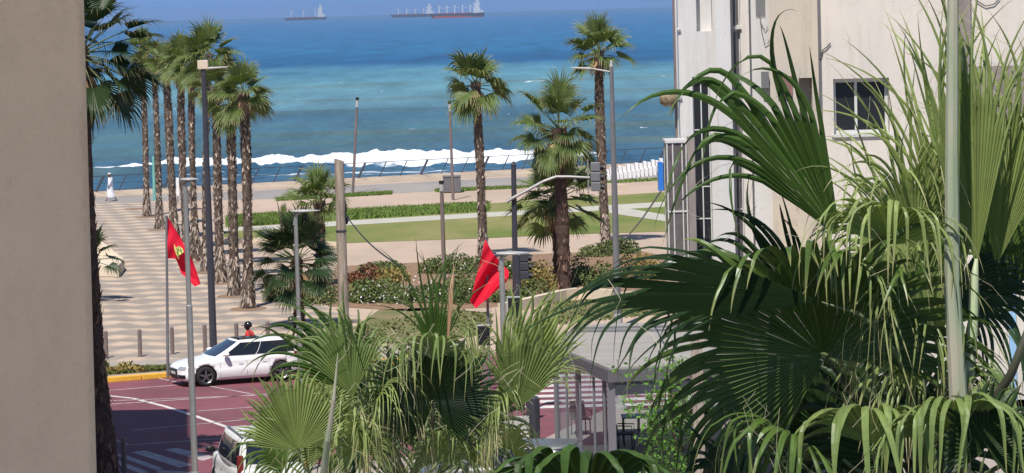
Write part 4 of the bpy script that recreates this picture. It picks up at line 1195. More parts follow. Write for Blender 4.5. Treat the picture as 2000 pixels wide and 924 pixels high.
# ------------------------------------------------------------------ buildings
def wall_holes(mb, x0, x1, z0, z1, Y, holes, depth=.45, m=0):
    xs = sorted(set([x0, x1] + [h[0] for h in holes] + [h[1] for h in holes]))
    zs = sorted(set([z0, z1] + [h[2] for h in holes] + [h[3] for h in holes]))
    for i in range(len(xs) - 1):
        for j in range(len(zs) - 1):
            cx = (xs[i] + xs[i + 1]) / 2; cz = (zs[j] + zs[j + 1]) / 2
            if any(h[0] < cx < h[1] and h[2] < cz < h[3] for h in holes): continue
            mb.add([(xs[i], Y, zs[j]), (xs[i + 1], Y, zs[j]), (xs[i + 1], Y, zs[j + 1]), (xs[i], Y, zs[j + 1])], [(0, 1, 2, 3)], m)
    for (a, b, c, d) in holes:
        mb.add([(a, Y, c), (b, Y, c), (b, Y, d), (a, Y, d), (a, Y + depth, c), (b, Y + depth, c), (b, Y + depth, d), (a, Y + depth, d)],
               [(0, 4, 5, 1), (1, 5, 6, 2), (2, 6, 7, 3), (3, 7, 4, 0), (4, 7, 6, 5)], m)
YB = 88.0
def fx(px, Y=YB, py=250): return at_d(px, py, Y).x
def fz(py, px=1500, Y=YB): return at_d(px, py, Y).z
M['pane'] = mat('window_pane', (0.02, 0.021, 0.024), 0.25, spec=0.25)
M['frame_white'] = mat('white_window_frame', (0.58, 0.57, 0.55), 0.5)
M['brown_panel'] = mat('brown_panel', (0.22, 0.12, 0.10), 0.8, var=.2)
M['brown_conc'] = mat('brown_grey_column', (0.26, 0.22, 0.20), 0.9, var=.25, scale=1.5, stretch=(1, 1, .3))
bld = thing('apartment_building', 'weathered cream and white apartment building with stepped facade at the right', 'building', (fx(1330), YB, 0))
ZT = 21.0
def block(x0p, x1p, Y, m, holes_px=(), name='wall', depth=.45, z1=ZT, z0=0):
    x0 = fx(x0p, Y); x1 = fx(x1p, Y); mb = MB()
    hs_ = [(fx(a, Y), fx(b, Y), fz(d, (a + b) / 2, Y), fz(c, (a + b) / 2, Y)) for a, b, c, d in holes_px]
    wall_holes(mb, x0, x1, z0, z1, Y, hs_, depth)
    xs0 = x0 * (Y + 9) / Y + .25
    mb.add([(x0, Y, z0), (xs0, Y + 9, z0), (xs0, Y + 9, z1), (x0, Y, z1)], [(0, 3, 2, 1)])
    mb.add([(x1, Y, z0), (x1, Y + 9, z0), (x1, Y + 9, z1), (x1, Y, z1)], [(0, 1, 2, 3)])
    mb.add([(x0, Y, z1), (x1, Y, z1), (x1, Y + 9, z1), (x0, Y + 9, z1)], [(0, 1, 2, 3)])
    mb.build(name, M[m], bld); return hs_
def window(hole, Y, depth, muntx=(.5,), muntz=(), fw=.035, lab=None):
    x0, x1, z0, z1 = hole; e = .006
    fw = fw * 1.35; f = MB(); yy = Y + depth - .10
    f.box(x0 + e, x0 + fw * 1.4, yy, yy + .06, z0 + e, z1 - e); f.box(x1 - fw * 1.4, x1 - e, yy, yy + .06, z0 + e, z1 - e)
    f.box(x0 + fw * 1.4, x1 - fw * 1.4, yy, yy + .06, z1 - fw * 1.6, z1 - e); f.box(x0 + fw * 1.4, x1 - fw * 1.4, yy, yy + .06, z0 + e, z0 + fw * 1.6)
    for t in muntx: x = lerp(x0, x1, t); f.box(x - fw * .55, x + fw * .55, yy - .01, yy + .05, z0 + fw * 1.6, z1 - fw * 1.6)
    for t in muntz: z = lerp(z0, z1, t); f.box(x0 + fw * 1.4, x1 - fw * 1.4, yy - .006, yy + .045, z - fw * .55, z + fw * .55)
    w = f.build('window', M['frame_white'], bld)
    if lab: w['label'] = lab
    p = MB(); p.box(x0 + fw, x1 - fw, yy + .02, yy + .03, z0 + fw, z1 - fw); p.build('pane', M['bay_glass' if fw == .02 * 1.35 else 'pane'], w)
    s_ = MB(); s_.box(x0 - .06, x1 + .06, Y - .07, Y + depth - .11, z0 - .07, z0 + .004); s_.build('sill', M['frame_white'], w)
hA = block(1328, 1402, YB, 'fac_white', [(1365, 1396, -75, 61), (1354, 1388, 150, 520)], depth=.5)
window(hA[1], YB, .25, (.5,), (.25, .42, .72, .9), .022, 'tall narrow glazed strip')
block(1402, 1431, YB - .25, 'fac_white')
hC = block(1431, 1453, YB + .5, 'fac_white', [(1434, 1450, -60, 52), (1434, 1450, 60, 640)], depth=.2)
M['bay_glass'] = mat('smoky_bay_glass', (0.13, 0.11, 0.11), 0.12, spec=0.4, var=.3, scale=2)
window(hC[0], YB + .5, .2, (.5,), (.6,), .02); window(hC[1], YB + .5, .2, (.5,), (.2, .4, .6, .8), .02)
block(1453, 1467, YB - .05, 'fac_cream')
block(1467, 1506, YB + .25, 'fac_white')
block(1506, 1601, YB - .55, 'fac_ochre', [(1562, 1588, 152, 400)], depth=.6)
hG = block(1601, 2150, YB, 'fac_cream', [(1629, 1738, 153, 262)], depth=.42)
window(hG[0], YB, .42, (.42,), (), .05, 'wide two paned window behind palm tips')
mb = MB(); mb.box(fx(1319), fx(1327) - .002, YB - .05, YB + .1, 0, ZT); mb.build('corner_strip', M['metal_brown'], bld)
mb = MB(); mb.tube([(fx(1325), YB - .08, 0), (fx(1325), YB - .08, ZT)], .03, 8)
for pyy in (57, 190, 330): z = fz(pyy, 1327); mb.tube([(fx(1325), YB - .08, z), (fx(1333), YB - .06, z)], .035, 6)
mb.build('downpipe', M['frame_white'], bld, smooth=True)
mb = MB()
for i in range(10): x = fx(1482.5 + i * 1.9, YB); mb.box(x, x + .008, YB + .2, YB + .245, fz(31), ZT)
mb.build('vent_grille', M['metal_grey'], bld)
mb = MB(); mb.box(fx(1517), fx(1545), YB - .64, YB - .555, fz(187, 1530), fz(148, 1530)); mb.build('wall_panel', M['brown_panel'], bld)
mb = MB(); mb.box(fx(1490), fx(1504), YB + .0, YB + .24, fz(172, 1497), fz(140, 1497)); mb.build('junction_box', M['metal_grey'], bld)
mb = MB(); mb.box(fx(1868), fx(1896), YB - .3, YB - .003, fz(128, 1880), ZT); mb.build('column', M['brown_conc'], bld)
mb = MB(); mb.box(fx(1886), fx(2120), YB - .7, YB - .304, fz(300, 1990), fz(127, 1990)); mb.build('balcony_box', M['brown_conc'], bld)
mb = MB(); mb.box(fx(1964), fx(1977), YB - .12, YB - .004, 0, fz(470, 1970)); mb.build('blue_pipe_cover', mat('pale_blue_paint', (0.30, 0.50, 0.72), .6), bld)
for pts_, off_, r_ in ((((1484, 30), (1487, 58), (1494, 88), (1501, 83), (1503, 76)), .2, .011), (((1486, 45), (1494, 59), (1500, 52)), .2, .010),
                        (((1602, 118), (1607, 98), (1615, 92), (1622, 84)), -.05, .018), (((1905, 0), (1925, 12), (1942, 8), (1953, -4)), -.05, .016), (((1440, 60), (1441, 160), (1439, 300)), .1, .012)):
    mb = MB(); mb.tube([at_d(x, y, YB + off_) for x, y in pts_], r_, 5); mb.build('loose_wire', M['birdgrey'], bld)
# glazed bay in front of the left end
YG = YB - 1.6
bay = thing('glazed_bay', 'narrow glazed balcony bay with white frames at the left end of the building', 'glazed bay', (fx(1305, YG), YG, 0))
zt = fz(279, 1320, YG); x0 = fx(1304, YG, 400); x1 = fx(1344, YG, 400)
ZBY = fz(506, 1320, YG)
f = MB()
f.box(x0 - .03, x1 + .02, YG - .05, YG + 1.5, ZBY - .15, ZBY - .003)
for p in (1304, 1315, 1333, 1341): x = fx(p, YG, 400); f.box(x, x + .032, YG - .03, YG + .03, ZBY, zt)
f.box(x0 - .03, x1 + .02, YG - .05, YG + 1.5, zt, zt + .07)
for pyy in (413,): z = fz(pyy, 1320, YG); f.box(x0, x1, YG - .036, YG + .025, z - .022, z + .022)
f.box(x0, x0 + .05, YG + 1.40, YG + 1.48, ZBY, zt)
f.build('frame', M['frame_white'], bay)
p = MB(); p.box(x0 + .02, x1, YG - .005, YG + .005, ZBY, zt - .01); p.box(x0 + .008, x0 + .014, YG + .04, YG + 1.39, ZBY, zt - .01)
p.build('pane', M['bay_glass'], bay)
mb = MB(); c = fx(1345, YG - .2, 400); mb.box(c, c + .19, YG - .25, YG - .08, 0, fz(266, 1350, YG))
tag(mb.build('concrete_post', M['brown_conc']), 'square brown concrete post standing in front of the glazed bay', 'post')
# small brown dry clump at the pipe; round form and bracket made up
c = at_d(1305, 195, YB - .3); r0 = thing('dry_clump', 'small round brownish dry clump sticking out at the building corner', 'dry clump', c)
mb = MB(); mb.loft([[c + Vector((.17 * math.cos(q) * w * 1.4, .17 * math.sin(q) * w * 1.4, h * 1.4)) for q in [2 * PI * k / 12 for k in range(12)]] for w, h in ((.95, .13), (1.05, .02), (.9, -.08), (.4, -.13))])
mb.build('clump_body', mat('brown_clump', (0.26, 0.19, 0.11), .5, var=.4, scale=8), r0, smooth=True)
mb = MB(); mb.tube([c + Vector((.12, 0, -.02)), Vector((fx(1328), YB - .05, c.z - .05))], .02, 6); mb.build('bracket', M['metal_dark'], r0)

# building outside the picture on the left: throws its shade on the road
e = at_z(362, 800, -.13); hB = 20.0; kx = .65 * hB
blx = thing('left_building', 'plain beige building at the left beyond the stucco pillar', 'building', (e.x - .26 * kx, e.y - .966 * kx, 0))
cx_, cy_ = e.x - .26 * kx, e.y - .966 * kx
foot = [Vector((cx_, cy_, 0)), Vector((cx_ + 3.4, cy_ - 32.5, 0)), Vector((cx_ - 22, cy_ - 35, 0)), Vector((cx_ - 24, cy_ + 2, 0))]
for nm_, z0, z1, k_, m_ in (('wall', 0, hB - .4, 1.0, 'fac_cream'), ('roof', hB - .397, hB, 1.006, 'concrete')):
    mb = MB(); cc = sum(foot, Vector()) / 4; q = [cc + (p - cc) * k_ for p in foot]
    mb.add([Vector((p.x, p.y, z0)) for p in q] + [Vector((p.x, p.y, z1)) for p in q], [(0, 3, 2, 1), (4, 5, 6, 7), (0, 1, 5, 4), (1, 2, 6, 5), (2, 3, 7, 6), (3, 0, 4, 7)])
    mb.build(nm_, M[m_], blx)

# own balcony: pillar, floor and an added overhead slab
pl = thing('stucco_pillar', 'wide beige stucco pillar at the left edge, with a bevelled corner', 'pillar', (-1.2, 5, 0))
YP = 5.0; a = at_d(163, 0, YP); b_ = at_d(188, 924, YP)
mb = MB(); zs_ = [0, b_.z - .3, b_.z, lerp(b_.z, a.z, .5), a.z, 12.85]
sl = (a.x - b_.x) / (a.z - b_.z); rings = []
for z in zs_:
    x = b_.x + sl * (min(max(z, b_.z - .3), 12) - b_.z)
    rings.append([Vector(q) for q in ((-2.3, YP, z), (x - .010, YP, z), (x, YP + .010, z), (x - .09, YP + .30, z), (-2.3, YP + .30, z))])
mb.loft(rings); mb.build('shaft', M['stucco'], pl, bevel=.004)
own = thing('own_balcony', 'balcony floor and unseen shading slab added above the viewer', 'balcony', (0, 0, 9.4))
mb = MB(); mb.box(-4, 4, 1.6, 5.6, 12.86, 13.1); mb.build('shading_slab', M['stucco'], own)  # unseen, cut to this depth to shade the pillar but let skylight in
mb = MB(); mb.box(-4, 4, -3, 5.5, 9.2, 9.5); mb.build('floor_slab', M['concrete'], own)

# ------------------------------------------------------------------ glazed terrace kiosk
def glass_mat(name, f=.12, tint=(.9, .93, .95)):
    m = bpy.data.materials.new(name); m.use_nodes = True; nt = m.node_tree; nt.nodes.clear()
    o = nt.nodes.new('ShaderNodeOutputMaterial'); t = nt.nodes.new('ShaderNodeBsdfTransparent'); g_ = nt.nodes.new('ShaderNodeBsdfGlossy')
    t.inputs[0].default_value = (*tint, 1); g_.inputs['Roughness'].default_value = .03
    x = nt.nodes.new('ShaderNodeMixShader'); x.inputs[0].default_value = f
    nt.links.new(t.outputs[0], x.inputs[1]); nt.links.new(g_.outputs[0], x.inputs[2]); nt.links.new(x.outputs[0], o.inputs[0]); return m
M['glass'] = glass_mat('clear_glass')
HK = 3.0
kpx = [(1187, 722), (1075, 676), (1118, 640), (1172, 634), (1345, 633)]
K = [at_z(x, y, HK) for x, y in kpx]
dirn = (at_z(1345, 713, HK) - K[0]).normalized()
K.append(K[0] + dirn * 6.5); K[4] = Vector((K[5].x + 1.5, K[4].y, HK))
kio = thing('terrace_kiosk', 'grey framed glazed cafe terrace with flat pale roof behind the palm leaves', 'kiosk', (K[0].x, K[0].y, 0))
mb = MB(); n = len(K)
mb.add([Vector((p.x, p.y, HK - .30)) for p in K] + [Vector((p.x, p.y, HK - .02)) for p in K], [tuple(range(n - 1, -1, -1)), tuple(range(n, 2 * n))] + [(i, i + n, (i + 1) % n + n, (i + 1) % n) for i in range(n)])
mb.build('fascia', mat('grey_fascia', (0.115, 0.11, 0.12), .6, .1), kio)
cen_ = sum(K, Vector()) / n
mb = MB(); q = [cen_ + (p - cen_) * .985 for p in K]
mb.add([Vector((p.x, p.y, HK - .018)) for p in q] + [Vector((p.x, p.y, HK + .03)) for p in q], [tuple(range(n, 2 * n))] + [(i, i + n, (i + 1) % n + n, (i + 1) % n) for i in range(n)])
mb.build('roof', M['roof_grey'], kio)
mb = MB()
for t in (.18, .34): a1 = K[2].lerp(K[1], t); a2 = K[4].lerp(K[5], t); d_ = (a2 - a1) / 2; mb.obox((a1 + a2) / 2 + Vector((0, 0, .06)), d_ * .94, Vector((0, .05, 0)), Vector((0, 0, .03)))
mb.build('roof_ribs', M['metal_grey'], kio)
M['kpost'] = mat('grey_kiosk_post', (0.16, 0.155, 0.17), .5, .1)
def kpost(p, w=.08, top_=HK - .303, bot_=0.0):
    mb = MB(); mb.box(p.x - w, p.x + w, p.y - w, p.y + w, bot_, top_); mb.build('post', M['kpost'], kio)
inn = lambda p, k=.965: cen_ + (p - cen_) * k
kpost(inn(K[0]), .09); kpost(inn(K[1]), .06); kpost(inn(K[2]), .06); kpost(inn(K[3]), .06)
for t in (.12, .30, .55, .8): kpost(inn(K[0].lerp(K[1], t)), .03)
for t in (.33, .66): kpost(inn(K[0].lerp(K[5], t)), .04)
for t in (.25, .5, .75): kpost(inn(K[3].lerp(K[4], t)), .04)
for a, b_ in ((0, 1), (1, 2), (2, 3), (3, 4)):
    A = inn(K[a]); B_ = inn(K[b_]); mb = MB(); d_ = (B_ - A) / 2; nn = Vector((-d_.y, d_.x, 0)).normalized() * .006
    mb.obox(Vector(((A.x + B_.x) / 2, (A.y + B_.y) / 2, 1.35)), d_ * .98, nn, Vector((0, 0, 1.3))); mb.build('glass_pane', M['glass'], kio)
A = inn(K[0]); B_ = inn(K[5]); d_ = (B_ - A) / 2
mb = MB(); mb.obox(Vector(((A.x + B_.x) / 2, (A.y + B_.y) / 2 - .1, HK - .46)), d_ * .97, Vector((0, .05, 0)), Vector((0, 0, .15))); mb.build('blind_box', M['metal_dark'], kio)
# column inside, tables and chairs
p = at_z(1212, 801); mb = MB(); mb.tube([p, Vector((p.x, p.y, 2.69))], .12, 14); mb.tube([p, p + Vector((0, 0, .12))], .2, 14); mb.build('inner_column', M['metal_light'], kio)
tb0 = None; ch0 = None
for k, (x, y, lab) in enumerate(((1245, 868, 'dark blue topped cafe table nearest the kiosk corner post'), (1300, 858, 'dark blue topped cafe table behind the sapling leaves'))):
    p = at_z(x, y)
    if tb0 is None:
        tb0 = thing('cafe_table', lab, 'table', p, group='cafe tables in the kiosk')
        mb = MB(); mb.box(p.x - .4, p.x + .4, p.y - .4, p.y + .4, .72, .75); mb.build('table_top', M['table_blue'], tb0, bevel=.01)
        for sx in (-1, 1):
            for sy in (-1, 1): mb = MB(); mb.tube([(p.x + sx * .35, p.y + sy * .35, 0), (p.x + sx * .35, p.y + sy * .35, .717)], .02, 6); mb.build('leg', M['black'], tb0)
        q = tb0
    else: q = copy_tree(tb0)
    q.location = p; q['label'] = lab
for k, (x, y, rz, lab) in enumerate(((1222, 880, 1.4, 'black cafe chair just right of the kiosk corner post'), (1262, 845, -1.7, 'black cafe chair with its back towards the crossing'), (1284, 848, -1.3, 'black cafe chair between the two cafe tables'), (1135, 850, .3, 'black cafe chair behind the left glass side of the kiosk'))):
    p = at_z(x, y)
    if ch0 is None:
        ch0 = thing('cafe_chair', lab, 'chair', (0, 0, 0), group='cafe chairs in the kiosk')
        mb = MB(); mb.box(-.22, .22, -.22, .22, .42, .46); mb.build('seat', M['black'], ch0, bevel=.01)
        mb = MB()
        mb.add([(-.22, .20, .47), (.22, .20, .47), (.20, .30, .88), (-.20, .30, .88), (-.22, .23, .47), (.22, .23, .47), (.20, .33, .88), (-.20, .33, .88)], [(0, 1, 2, 3), (4, 7, 6, 5), (0, 3, 7, 4), (1, 5, 6, 2), (3, 2, 6, 7), (0, 4, 5, 1)]); mb.build('backrest', M['black'], ch0)
        for sx in (-1, 1):
            for sy in (-1, 1): mb = MB(); mb.tube([(sx * .2, sy * .2, 0), (sx * .19, sy * .19, .417)], .018, 6); mb.build('leg', M['black'], ch0)
            mb = MB(); mb.tube([(sx * .23, -.2, .44), (sx * .23, -.2, .65), (sx * .23, .22, .66)], .016, 6); mb.build('armrest', M['black'], ch0)
        q = ch0
    else: q = copy_tree(ch0)
    q.location = p; q.rotation_euler = (0, 0, rz); q['label'] = lab
# low grey wall block left of the kiosk
p = at_z(1018, 880); mb = MB(); mb.box(p.x - 1.2, p.x + .22, p.y, p.y + .3, 0, .85); tag(mb.build('low_wall', M['metal_light']), 'low pale grey wall block left of the kiosk glass', 'wall')
p = at_z(1043, 872); mb = MB(); mb.tube([p, p + Vector((0, 0, 1.25)), p + Vector((0, 0, 1.3))], [.16, .18, .12], 10); tag(mb.build('litter_bin', M['metal_dark']), 'dark narrow bin between the low wall and the kiosk', 'litter bin')

# sapling and its wooden stake
Yt = 64.0; B = Vector((at_d(1325, 900, Yt).x, Yt, 0))
sp = thing('young_tree', 'light green leafed young tree in front of the kiosk', 'tree', B)
mb = MB(); mb.tube([B, B + Vector((-.05, 0, 2.0)), B + Vector((-.15, 0, 3.9))], [.05, .035, .015], 6)
for k in range(14):
    z = rng.uniform(1.6, 3.5); az = rng.uniform(0, 2 * PI); mb.tube([B + Vector((-.03 * z, 0, z)), B + Vector((-.03 * z + .6 * math.cos(az), .6 * math.sin(az), z + .4))], [.018, .005], 4)
mb.build('trunk', M['bark'], sp)
mb = MB()
for k in range(85):
    c = Vector((B.x + rng.gauss(-.15, .38), Yt + rng.gauss(0, .35), rng.uniform(1.7, 4.0)))
    sz = 1 - abs(c.z - 2.8) / 3
    for j in range(int(30 * sz)):
        pz = c + Vector((rng.gauss(0, .13), rng.gauss(0, .13), rng.gauss(0, .12)))
        a = Vector((rng.gauss(0, 1), rng.gauss(0, 1), rng.gauss(0, .7))).normalized(); b_ = a.cross(Vector((rng.gauss(0, .5), rng.gauss(0, .5), 1))).normalized()
        l = .06 * rng.uniform(.7, 1.3); mb.add([pz - a * l, pz + b_ * l * .5, pz + a * l, pz - b_ * l * .5], [(0, 1, 2, 3)])
mb.build('crown', M['sapling'], sp)
Ys = 50.0; B = Vector((at_d(1366, 900, Ys).x, Ys, 0)); T = at_d(1364, 752, Ys)
mb = MB(); mb.box(B.x - .085, B.x + .085, Ys - .08, Ys + .08, 0, T.z + .8); tag(mb.build('wooden_post', M['wood_pole']), 'pale square wooden post in front of the young tree', 'post')

# ------------------------------------------------------------------ vehicles
def car(label, cat_, P, heading, st, gh, paint, wheels, wr=.33, name='parked_car', roof_dark=True, rails=False, scale=1.0, van=False):
    root = thing(name, label, cat_, P, heading); root.scale = (scale,) * 3
    sx = np.array([q[0] for q in st]); o_ = np.argsort(sx); sx = sx[o_]
    lo, be, hw = [np.array([q[i] for q in st])[o_] for i in (1, 2, 3)]
    N = 46; xs_ = np.linspace(sx[0], sx[-1], N); xs_ = sx[0] + (sx[-1] - sx[0]) * (0.5 - 0.5 * np.cos(np.linspace(0, PI, N)))
    f_lo = lambda x: float(np.interp(x, sx, lo)); f_be = lambda x: float(np.interp(x, sx, be)); f_hw = lambda x: float(np.interp(x, sx, hw))
    prof = [(0, 0), (.80, 0), (.93, .03), (.985, .14), (1.0, .34), (.995, .50), (.965, .56), (.975, .75), (.94, .93), (.86, .985), (.5, 1.02), (0, 1.035)]
    def sidey(x, z):
        l, b = f_lo(x), f_be(x); k = (z - l) / (b - l)
        ks = [p[1] for p in prof[1:]]; ws = [p[0] for p in prof[1:]]
        return float(np.interp(k, ks, ws)) * f_hw(x)
    rings = []
    for x in xs_:
        l, b, w = f_lo(x), f_be(x), f_hw(x)
        half = [(w * p[0], l + (b - l) * p[1]) for p in prof]
        pts = [(x, y, z) for y, z in half] + [(x, -y, z) for y, z in half[-2:0:-1]]
        rings.append([Vector(p) for p in pts])
    mb = MB(); mb.loft(rings)
    body = mb.build('body', [M[paint], M['black']], root, local=True, smooth=True)
    bm = bmesh.new(); bm.from_mesh(body.data); bmesh.ops.recalc_face_normals(bm, faces=bm.faces); bm.to_mesh(body.data); bm.free()
    # wheel arches cut out, cutter thrown away afterwards
    cm = MB()
    for wx in wheels:
        for s_ in (-1, 1): cm.tube([(wx, s_ * .62, wr + .0), (wx, s_ * 1.1, wr + .0)], wr + .045, 28, m=0)
    cut = cm.build('cutter', [M['black'], M['black']], None)
    bm = bmesh.new(); bm.from_mesh(cut.data); bmesh.ops.recalc_face_normals(bm, faces=bm.faces); bm.to_mesh(cut.data); bm.free()
    par = body.parent; body.parent = None
    md = body.modifiers.new('arches', 'BOOLEAN'); md.object = cut; md.operation = 'DIFFERENCE'; md.solver = 'EXACT'
    bpy.context.view_layer.update()
    ev = body.evaluated_get(bpy.context.evaluated_depsgraph_get()); nm_ = bpy.data.meshes.new_from_object(ev)
    body.modifiers.clear()
    if len(nm_.polygons) > 50: body.data = nm_
    bpy.data.objects.remove(cut); body.parent = par
    # greenhouse
    zb, zr, xf0, xf1, xr0, xr1, w0, w1 = gh
    Zt = lambda t: zb + (zr - zb) * t
    Xf = lambda t: xf0 + (xf1 - xf0) * (t ** .92); Xr = lambda t: xr0 + (xr1 - xr0) * (t ** 1.3); W = lambda t: w0 + (w1 - w0) * (t ** 1.5)
    def side(u, t, s_, off=0): return Vector((lerp(Xf(t), Xr(t), u), s_ * (W(t) * (1 - .10 * abs(2 * u - 1) ** 3) + off), Zt(t)))
    def front(v, t, off=0): return Vector((Xf(t) + .07 * (1 - v * v) + off, v * W(t) * .90, Zt(t)))
    def rear(v, t, off=0): return Vector((Xr(t) - .06 * (1 - v * v) - off, v * W(t) * .90, Zt(t)))
    rings = []
    for j in range(9):
        t = j / 8
        r = [side(i / 10, t, 1) for i in range(11)] + [rear(1 - 2 * i / 6, t) for i in range(1, 6)] + [side(1 - i / 10, t, -1) for i in range(11)] + [front(-1 + 2 * i / 6, t) for i in range(1, 6)]
        rings.append(r)
    top0 = rings[-1]; c = sum(top0, Vector()) / len(top0)
    for k, dz in ((.93, .022), (.75, .042), (.4, .055), (.02, .06)): rings.append([c + Vector(((p.x - c.x) * k, (p.y - c.y) * k, 0)) + Vector((0, 0, dz)) for p in top0])
    base_ = [Vector((p.x, p.y, p.z - .12)) for p in rings[0]]
    mb = MB(); mb.loft([base_] + rings); mb.build('roof', M[paint], root, local=True, smooth=True)
    def patch(fn, a0, a1, t0, t1, name_, m_, par_=None, slant=None, na=10, nt_=6):
        mb = MB(); vs = [fn(lerp(a0, a1, i / na), lerp(t0, t1, j / nt_)) for j in range(nt_ + 1) for i in range(na + 1)]
        fs = [(j * (na + 1) + i, j * (na + 1) + i + 1, (j + 1) * (na + 1) + i + 1, (j + 1) * (na + 1) + i) for j in range(nt_) for i in range(na)]
        mb.add(vs, fs); return mb.build(name_, M[m_], root, local=True, smooth=True)
    for s_ in (1, -1):
        patch(lambda u, t: side(u, t, s_, .006), .07, .457, .05, .90, 'side_window', 'carglass')
        patch(lambda u, t: side(u - (.0 if u < .6 else .0), t, s_, .006), .467, .95, .07, .90, 'side_window', 'carglass')
    patch(lambda v, t: front(v, t, .006), -.93, .93, .04, .97, 'windscreen', 'windscreen')
    patch(lambda v, t: rear(v, t, .006), -.86, .86, .15, .88, 'rear_window', 'carglass')
    if roof_dark:
        def rp(u, v):
            x = lerp(Xf(1) - .02, lerp(Xf(1), Xr(1), .52), v); y = lerp(-.8, .8, u) * W(1)
            k = max(abs(x - c.x) / (abs(Xf(1) - Xr(1)) / 2 + .07), abs(y) / W(1)); z = float(np.interp(k, [.02, .4, .75, .93, 1], [.06, .055, .042, .022, 0]))
            return Vector((x, y, zr + z + .008))
        mb = MB(); vs = [rp(i / 8, j / 8) for j in range(9) for i in range(9)]; mb.add(vs, [(j * 9 + i, j * 9 + i + 1, (j + 1) * 9 + i + 1, (j + 1) * 9 + i) for j in range(8) for i in range(8)])
        mb.build('glass_roof', M['carglass'], root, local=True, smooth=True)
    if rails:
        for s_ in (1, -1): mb = MB(); mb.tube([(lerp(Xf(1), Xr(1), q), s_ * W(1) * .9, zr + .06 + .03 * math.sin(q * PI)) for q in (.08, .2, .5, .8, .95)], .02, 6); mb.build('roof_rail', M['metal_grey'], root, local=True)
    # spoiler
    mb = MB(); mb.box(Xr(1) - .16, Xr(1) + .05, -W(1) * .88, W(1) * .88, zr - .005, zr + .025); mb.build('spoiler', M[paint], root, local=True, bevel=.01)
    # wheels
    for wx in wheels:
        for s_ in (1, -1):
            w_ = thing('wheel', None, None, (0, 0, 0)); bpy.data.objects.remove(w_)
            mb = MB(); yo = s_ * (f_hw(wx) - .10)
            R1 = wr; prof_w = [(R1 * .70, -.10), (R1 * .93, -.105), (R1, -.07), (R1, .07), (R1 * .93, .105), (R1 * .70, .10)]
            mb.loft([[Vector((wx + math.cos(q) * r, yo + y, wr + math.sin(q) * r)) for r, y in prof_w] for q in [2 * PI * k / 28 for k in range(29)]], closed=False, cap=False)
            tyre = mb.build('wheel', M['rubber'], root, local=True, smooth=True)
            mb = MB(); ys_ = yo + s_ * .06
            mb.tube([(wx, ys_ - s_ * .04, wr), (wx, ys_ - s_ * .03, wr)], R1 * .70, 24)
            mb.build('brake_disc', M['black'], tyre, local=True)
            mb = MB()
            n_ = 28; mb.loft([[Vector((wx + math.cos(q) * r, ys_ + yy, wr + math.sin(q) * r)) for r, yy in ((R1 * .62, 0), (R1 * .73, .03 * s_), (R1 * .73, -.03 * s_))] for q in [2 * PI * k / n_ for k in range(n_ + 1)]], closed=True, cap=False)
            for k in range(5):
                q = 2 * PI * k / 5 + .3; d = Vector((math.cos(q), 0, math.sin(q))); tn = Vector((-math.sin(q), 0, math.cos(q)))
                mb.obox(Vector((wx, ys_ + s_ * .01, wr)) + d * R1 * .36, d * R1 * .33, tn * .028, Vector((0, .012, 0)))
            mb.tube([(wx, ys_, wr), (wx, ys_ + s_ * .03, wr)], .05, 12)
            mb.build('rim', M['rim'], tyre, local=True)
    xF = sx[-1]; xR = sx[0]
    def frontpatch(y0, y1, z0, z1, name_, m_, off=.012, par_=None, seg=8):
        mb = MB(); vs = []
        for j in range(5):
            z = lerp(z0, z1, j / 4)
            for i in range(seg + 1):
                y = lerp(y0, y1, i / seg)
                # find x where the nose surface has this half width
                cand = [x for x in np.linspace(xF, xF - .9, 60) if sidey(x, z) >= abs(y) and f_lo(x) <= z + .02 and f_be(x) * 1.0 >= z - .0]
                x = cand[0] if cand else xF - .5
                vs.append(Vector((x + off, y * 1.004 + (0.006 if y > 0 else -.006), z)))
        mb.add(vs, [(j * (seg + 1) + i, j * (seg + 1) + i + 1, (j + 1) * (seg + 1) + i + 1, (j + 1) * (seg + 1) + i) for j in range(4) for i in range(seg)])
        return mb.build(name_, M[m_], root, local=True, smooth=True)
    frontpatch(-.40, .40, .24, .68, 'grille', 'black', .016)
    frontpatch(-.24, .24, .40, .49, 'number_plate', 'plate', .026)
    frontpatch(-.12, .12, .55, .58, 'emblem', 'chrome', .028)
    for s_ in (1, -1):
        frontpatch(min(s_ * .46, s_ * .76), max(s_ * .46, s_ * .76), .575, .68, 'headlight', 'lamp_glass', .014)
        frontpatch(min(s_ * .46, s_ * .78), max(s_ * .46, s_ * .78), .28, .41, 'air_intake', 'black', .014)
    def sidepatch(x0, x1, z0, z1, name_, m_, off=.006, seg=10, both=True):
        for s_ in ((1, -1) if both else (1,)):
            mb = MB(); vs = []
            for j in range(5):
                for i in range(seg + 1):
                    x = lerp(x0, x1, i / seg); z = lerp(z0, z1, j / 4); vs.append(Vector((x, s_ * (sidey(x, z) + off), z)))
            mb.add(vs, [(j * (seg + 1) + i, j * (seg + 1) + i + 1, (j + 1) * (seg + 1) + i + 1, (j + 1) * (seg + 1) + i) for j in range(4) for i in range(seg)])
            mb.build(name_, M[m_], root, local=True, smooth=True)
    w_f, w_r = wheels
    for xd in (w_f - .50, w_f - 1.42, w_r + .42): sidepatch(xd, xd + .010, f_lo(xd) + .12, f_be(xd) - .05, 'door_gap', 'metal_grey', .003, 2)
    for xd in (w_f - 1.28, w_r + .50): sidepatch(xd, xd + .16, f_be(xd) - .25, f_be(xd) - .215, 'door_handle', paint, .03, 4)
    sidepatch(w_f - .45, w_r + .45, f_lo(0) + .03, f_lo(0) + .10, 'side_skirt', paint, .012)
